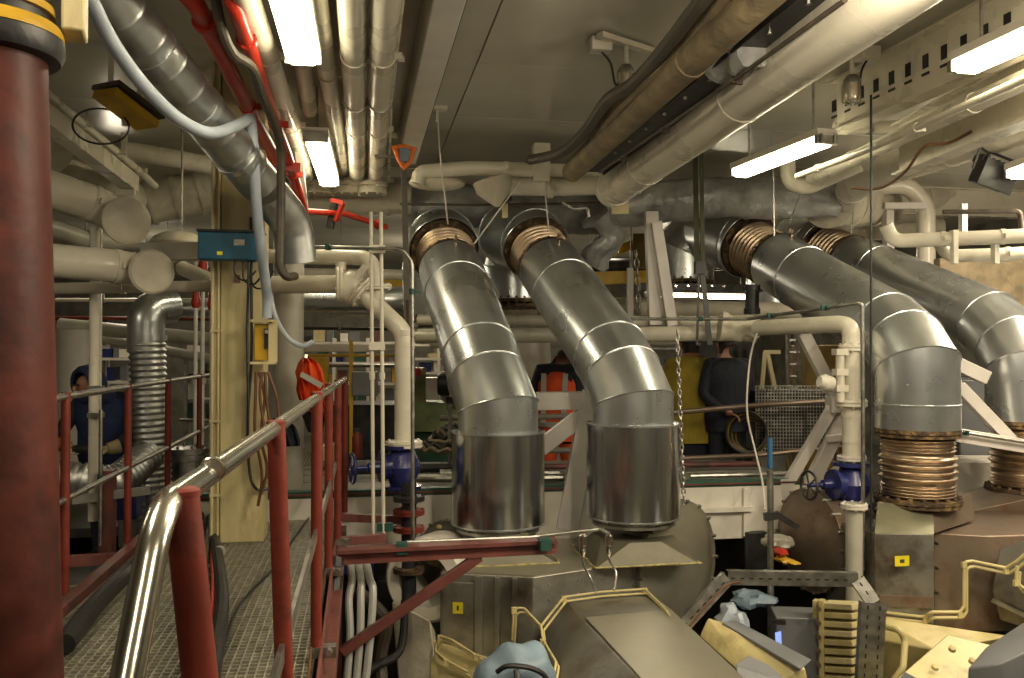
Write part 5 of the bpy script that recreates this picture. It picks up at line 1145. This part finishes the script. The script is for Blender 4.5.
# ------------------------------------------------------------------ people
def person(label, base, yaw, J, cloth, handm, headm=skin, hairc=None, extra=None, kids=(), hs=1.0):
    """J: joints in local metres (x right, y front, z up); one skinned body, fingers and face joined to it"""
    M = Matrix.Rotation(yaw, 3, 'Z'); W = lambda p: V(base)+M @ V(p)
    names = ['pelvis', 'waist', 'chest', 'neck', 'head', 'crown']
    vs = []; rad = []; ed = []; idx = {}
    def add(n, r, par=None):
        idx[n] = len(vs); vs.append(V(J[n])); rad.append(r)
        if par: ed.append((idx[par], idx[n]))
    add('pelvis', (.155, .12)); add('waist', (.15, .11), 'pelvis'); add('chest', (.18, .12), 'waist'); add('neck', (.06, .06), 'chest'); add('head', (.085, .10), 'neck'); add('crown', (.07, .085), 'head')
    for s in 'LR':
        add('sh'+s, (.075, .075), 'chest'); add('el'+s, (.055, .055), 'sh'+s); add('wr'+s, (.038, .038), 'el'+s); add('ha'+s, (.034, .022), 'wr'+s)
        add('hip'+s, (.10, .10), 'pelvis'); add('kn'+s, (.072, .072), 'hip'+s); add('an'+s, (.052, .052), 'kn'+s); add('toe'+s, (.045, .035), 'an'+s)
    me = bpy.data.meshes.new('tmp'); me.from_pydata(vs, ed, []); o = bpy.data.objects.new('tmp', me); COL.objects.link(o)
    sk = o.modifiers.new('s', 'SKIN'); sk.use_smooth_shade = True
    for i, r in enumerate(rad): me.skin_vertices[0].data[i].radius = r
    me.skin_vertices[0].data[0].use_root = True
    o.modifiers.new('u', 'SUBSURF').levels = 2; o.modifiers['u'].render_levels = 2
    dg = bpy.context.evaluated_depsgraph_get(); ev = o.evaluated_get(dg).to_mesh()
    pv = [v.co.copy() for v in ev.vertices]; pf = [tuple(p.vertices) for p in ev.polygons]
    bpy.data.objects.remove(o)
    b = MB()
    hd = V(J['head']); nk = V(J['neck'])
    def reg(c):
        if (c-hd).length < .15 or (c-V(J['crown'])).length < .12: return 2 if (hairc and (c.z > hd.z+.045 or (c.y < hd.y-.01 and c.z > nk.z+.05))) else 1
        for s in 'LR':
            if (c-V(J['ha'+s])).length < .065: return 3
            if (c-V(J['toe'+s])).length < .13 and c.z < .12: return 4
        return 0
    fm = [reg(sum((pv[i] for i in f), V())/len(f)) for f in pf]
    b.add([W(p) for p in pv], pf); b.m = fm
    fw = V(J['face']).normalized() if 'face' in J else V((0, 1, 0)); side = fw.cross(V((0, 0, 1))).normalized()
    b.mi = 1; b.ell(W(hd+fw*.105+V((0, 0, -.005))), (.016, .022, .026), 8, 6)
    for s in (-1, 1): b.ell(W(hd+side*s*.086), (.012, .022, .032), 8, 6)
    b.mi = 4
    for s in (-1, 1): b.ell(W(hd+fw*.092+side*s*.032+V((0, 0, .022))), (.012, .010, .008), 8, 5)
    b.ell(W(hd+fw*.096+V((0, 0, -.05))), (.022, .010, .006), 8, 4)
    b.mi = 3
    for s in 'LR':
        h, w_ = V(J['ha'+s]), V(J['wr'+s]); d = (h-w_).normalized(); x = d.cross(V((0, 0, 1))); x = x.normalized() if x.length > .2 else V((1, 0, 0)); dn = x.cross(d); dn = dn if dn.z < 0 else -dn
        for k, l in enumerate((.065, .075, .07, .055)):
            o_ = h+x*(k-1.5)*.019; b.tube([W(o_-d*.01), W(o_+d*.03), W(o_+d*(.03+l*.5)+dn*.012), W(o_+d*(.03+l*.75)+dn*.04)], [.0105, .0105, .0095, .008], 7)
        b.tube([W(h-x*.03-d*.03), W(h-x*.05+dn*.01), W(h-x*.052+d*.04+dn*.025)], [.012, .0115, .009], 7)
    return b, W, M
def base_pose(h=1.0):
    J = dict(pelvis=(0, 0, .93), waist=(0, 0, 1.10), chest=(0, 0, 1.33), neck=(0, .01, 1.47), head=(0, .03, 1.60), crown=(0, .02, 1.69),
             shL=(-.19, 0, 1.41), elL=(-.25, -.02, 1.13), wrL=(-.26, .06, .88), haL=(-.26, .09, .80), shR=(.19, 0, 1.41), elR=(.25, -.02, 1.13), wrR=(.26, .06, .88), haR=(.26, .09, .80),
             hipL=(-.10, 0, .88), knL=(-.11, .02, .49), anL=(-.12, -.02, .09), toeL=(-.13, .12, .04), hipR=(.10, 0, .88), knR=(.11, .02, .49), anR=(.12, -.02, .09), toeR=(.13, .12, .04))
    return J
boot = mat('black_boot', (.02, .018, .015), .5)
FZ = -.36
def ground(u, d, z=FZ): p = P(u, 400, d); return V((p.x, p.y, z))
# navy crewman, back to the camera, left arm bent
J = base_pose(); J.update(elL=(-.27, -.03, 1.12), wrL=(-.12, -.16, .98), haL=(-.05, -.19, .95), elR=(.27, .05, 1.13), wrR=(.2, .2, 1.0), haR=(.16, .26, .98))
b, W, M = person('n', ground(727, 8.3), .1, J, navy, skin, hairc=True)
n = b.build('person', [navy, skin, hairm, skin, boot], None, 'crewman in dark navy coverall, back turned, standing right of the yellow coat', 'person', ang=1.5, org=ground(727, 8.3))
def cap(par, c, r, m, nm='cap', peak=None):
    b = MB(); vs = [(r*1.02*t[0], t[1]) for t in ()]
    b.lathe(c, (0, 0, 1), [(-.0, r), (.03, r*1.0), (.06, r*.88), (.085, r*.6), (.095, r*.1)], 20)
    if peak is not None: b.ell(c+peak*(r+.03)+V((0, 0, .008)), (.06, .06, .01), 12, 5)
    return b.build(nm, m, par)
cap(n, W(V(J['head'])+V((0, -.005, .03))), .108, navy, peak=M @ V((0, 1, 0)))
# looser coverall back with belt line
def torso_shell(par, W, prof, m, nm, n=28, fold=.012):
    vs = []; 
    for i, (z, rx, ry, y) in enumerate(prof):
        for k in range(n):
            a = 2*pi*k/n; f = 1+fold*6*mn.noise(V((math.cos(a)*3, math.sin(a)*3, z*5+par.location.x)))
            vs.append(W((rx*f*math.cos(a), y+ry*f*math.sin(a), z)))
    m_ = len(prof); fs = [(i*n+k, i*n+(k+1) % n, (i+1)*n+(k+1) % n, (i+1)*n+k) for i in range(m_-1) for k in range(n)]+[tuple(range(n))[::-1], tuple((m_-1)*n+k for k in range(n))]
    return MB().add(vs, fs).build(nm, m, par, ang=1.4)
torso_shell(n, W, [(.78, .21, .16, 0), (.92, .225, .17, 0), (1.06, .21, .155, 0), (1.2, .235, .165, 0), (1.34, .25, .165, 0), (1.43, .21, .13, 0), (1.475, .10, .08, .01)], navy, 'coverall_top')
# yellow coat
J = base_pose(); J.update(elL=(-.27, .06, 1.14), wrL=(-.2, .24, 1.1), haL=(-.17, .31, 1.1), head=(.01, .06, 1.59), crown=(.01, .06, 1.68))
p0_ = ground(690, 8.45); b, W, M = person('y', p0_, -.15, J, ycoat, skin, hairc=True)
yv = b.build('person', [ycoat, skin, hairm, gloves, boot], None, 'person in a long yellow work coat seen from behind, left of the navy crewman', 'person', ang=1.5, org=p0_)
cap(yv, W(V(J['head'])+V((0, -.005, .03))), .108, navy)
torso_shell(yv, W, [(.66, .27, .19, 0), (.7, .275, .195, 0), (.85, .25, .18, 0), (1.0, .23, .165, 0), (1.15, .225, .16, 0), (1.3, .25, .165, 0), (1.42, .22, .14, 0), (1.49, .09, .08, .01)], ycoat, 'long_coat', fold=.018)
torso_shell(yv, W, [(.08, .19, .10, 0), (.4, .19, .10, 0), (.66, .2, .13, 0)], navy, 'dark_trousers')
# hi-vis person between the pipes
J = base_pose(); J.update(chest=(0, .04, 1.30), neck=(0, .10, 1.43), head=(.02, .15, 1.53), crown=(.02, .16, 1.62), wrL=(-.2, .2, .98), haL=(-.17, .27, .96), wrR=(.2, .2, .98), haR=(.17, .27, .96))
p0_ = ground(558, 8.6, -.42); b, W, M = person('o', p0_, -.5, J, navy, gloves, hairc=True)
ov = b.build('person', [navy, skin, hairm, gloves, boot], None, 'person in an orange reflective vest seen between the two exhaust sleeves', 'person', ang=1.5, org=p0_)
torso_shell(ov, W, [(.72, .21, .16, 0), (.9, .22, .17, 0), (1.1, .21, .16, .01), (1.28, .23, .17, .03), (1.39, .2, .14, .06), (1.43, .10, .09, .08)], orange, 'reflective_vest')
for z in (.86, 1.06): torso_shell(ov, W, [(z, .228, .178, 0), (z+.05, .226, .176, 0)], reflect, 'reflective_band', fold=.0)
for s in (-1, 1): MB().beam(W((s*.10, -.175, .9)), W((s*.11, -.12, 1.38)), .05, .01, M @ V((0, 1, 0))).build('reflective_strip', reflect, ov)
for s in 'LR': MB().tube([W(J['kn'+s]), W(V(J['kn'+s])+V((0, 0, .2)))], [.085, .105], 16).build('orange_trouser_leg', orange, ov)
# blue hooded worker at the left, leaning over a grinder
J = base_pose(); J.update(waist=(0, .03, 1.08), chest=(.02, .12, 1.26), neck=(.04, .20, 1.37), head=(.06, .27, 1.46), crown=(.06, .27, 1.55), shL=(-.17, .12, 1.34), elL=(-.28, .22, 1.08), wrL=(-.2, .36, .98), haL=(-.14, .42, .96), shR=(.20, .13, 1.33), elR=(.3, .25, 1.06), wrR=(.16, .40, 1.0), haR=(.09, .44, .99), face=(.5, .8, -.2))
p0_ = ground(104, 6.85, -.55)+V((0, .25, 0)); b, W, M = person('w', p0_, pi-.25, J, navy, gloves)
wv = b.build('person', [navy, skin, hairm, gloves, boot], None, 'worker in dark blue coverall and blue hood with leather gloves, behind the white post', 'person', ang=1.5, org=p0_)
torso_shell(wv, W, [(.7, .23, .18, 0), (.9, .25, .2, .02), (1.08, .25, .19, .05), (1.22, .27, .19, .1), (1.33, .24, .15, .13), (1.39, .11, .10, .17)], hoodb, 'loose_coverall', fold=.02)
hd = V(J['head']); rg = []
b = MB(); n_ = 20
fwv = V((.35, .9, -.15)).normalized(); xx = fwv.cross(V((0, 0, 1))).normalized(); yy = xx.cross(fwv); vs = []
pr = [(-.14, .02), (-.13, .07), (-.09, .115), (-.03, .132), (.03, .130), (.065, .112), (.06, .09)]
for tt_, rr_ in pr:
    for k in range(n_): a = 2*pi*k/n_; vs.append(W(hd+V((0, 0, .01))+fwv*tt_+(xx*math.cos(a)+yy*math.sin(a)*1.15)*rr_))
b.add(vs, [(i*n_+k, i*n_+(k+1) % n_, (i+1)*n_+(k+1) % n_, (i+1)*n_+k) for i in range(len(pr)-1) for k in range(n_)]+[tuple(range(n_))[::-1]]); b.build('blue_hood', hoodb, wv, ang=1.4)
torso_shell(wv, W, [(1.30, .16, .13, .16), (1.36, .15, .13, .19), (1.42, .115, .11, .22)], hoodb, 'hood_collar')
for s, m in (('L', gloves), ('R', oglove)):
    w_, h = V(J['wr'+s]), V(J['ha'+s]); d = (h-w_).normalized(); MB().lathe(W(w_-d*.05), M @ d, [(0, .058), (.06, .05), (.085, .045)], 16).build('glove_cuff', m, wv)
t = T('angle_grinder', 'dark hand grinder held by the blue-hooded worker', 'tool', W((.0, .48, .9)))
MB().lathe(W((-.16, .46, .98)), M @ V((1, .02, 0)), [(0, .025), (.02, .032), (.2, .032), (.22, .02)], 14).build('tool_body', darks, t); MB().lathe(W((.1, .47, .98)), M @ V((0, .3, -1)), [(0, .06), (.008, .06)], 18).build('disc', zinc, t)

# orange jacket hanging behind the railing
t = T('hanging_jacket', 'orange reflective jacket hanging from a hook on the grey round column', 'jacket', P(313, 430, 5.9))
def sheet(cols, m, nm, th=.03, lab=None, cat=None):
    # cols: list of (v, u_left, u_right); a folded cloth with thickness
    fr_, bk_ = [], []; n = 15
    for i, (v, ul, ur) in enumerate(cols):
        for k in range(n):
            u = ul+(ur-ul)*k/(n-1); o = .03*math.sin(k*1.25+i*.35)+.02*math.sin(k*2.6+i); p = P(u, v, 5.9+o); e_ = math.sin(pi*k/(n-1))
            fr_.append(p-F*th*e_); bk_.append(p+F*th*(e_+.2))
    m_ = len(cols); N_ = n*m_; fs = []
    for i in range(m_-1):
        for k in range(n-1):
            a = i*n+k; fs += [(a, a+n, a+n+1, a+1), (N_+a, N_+a+1, N_+a+n+1, N_+a+n)]
        for k in (0, n-1):
            a = i*n+k; fs.append((a, a+n, N_+a+n, N_+a))
    for i in (0, m_-1):
        for k in range(n-1): a = i*n+k; fs.append((a, a+1, N_+a+1, N_+a))
    return MB().add(fr_+bk_, fs).build(nm, m, t if lab is None else None, lab, cat, ang=1.3)
sheet([(358, 302, 311), (363, 298, 318), (372, 295, 323), (384, 298, 325), (398, 302, 325), (412, 306, 327)], orange, 'jacket_body')
sheet([(380, 297, 301), (390, 296, 303), (400, 299, 306)], orange, 'left_sleeve')
sheet([(396, 318, 326), (412, 322, 330), (428, 326, 333), (432, 327, 333)], orange, 'right_sleeve')
MB().beam(P(301, 374, 5.82), P(322, 386, 5.82), .035, .01, F).build('reflective_band', reflect, t)
sheet([(404, 300, 322), (416, 302, 326), (432, 308, 322)], navy, 'dark_lining')
MB().beam(P(306, 356, 5.95), P(306, 361, 5.9), .02, .03).build('hanging_hook', zinc, t)
sheet([(418, 273, 288), (428, 270, 296), (440, 276, 300), (446, 280, 300)], navy, 'navy_cloth', lab='dark navy cloth bundled on the grey round column below the yellow switch box', cat='cloth')
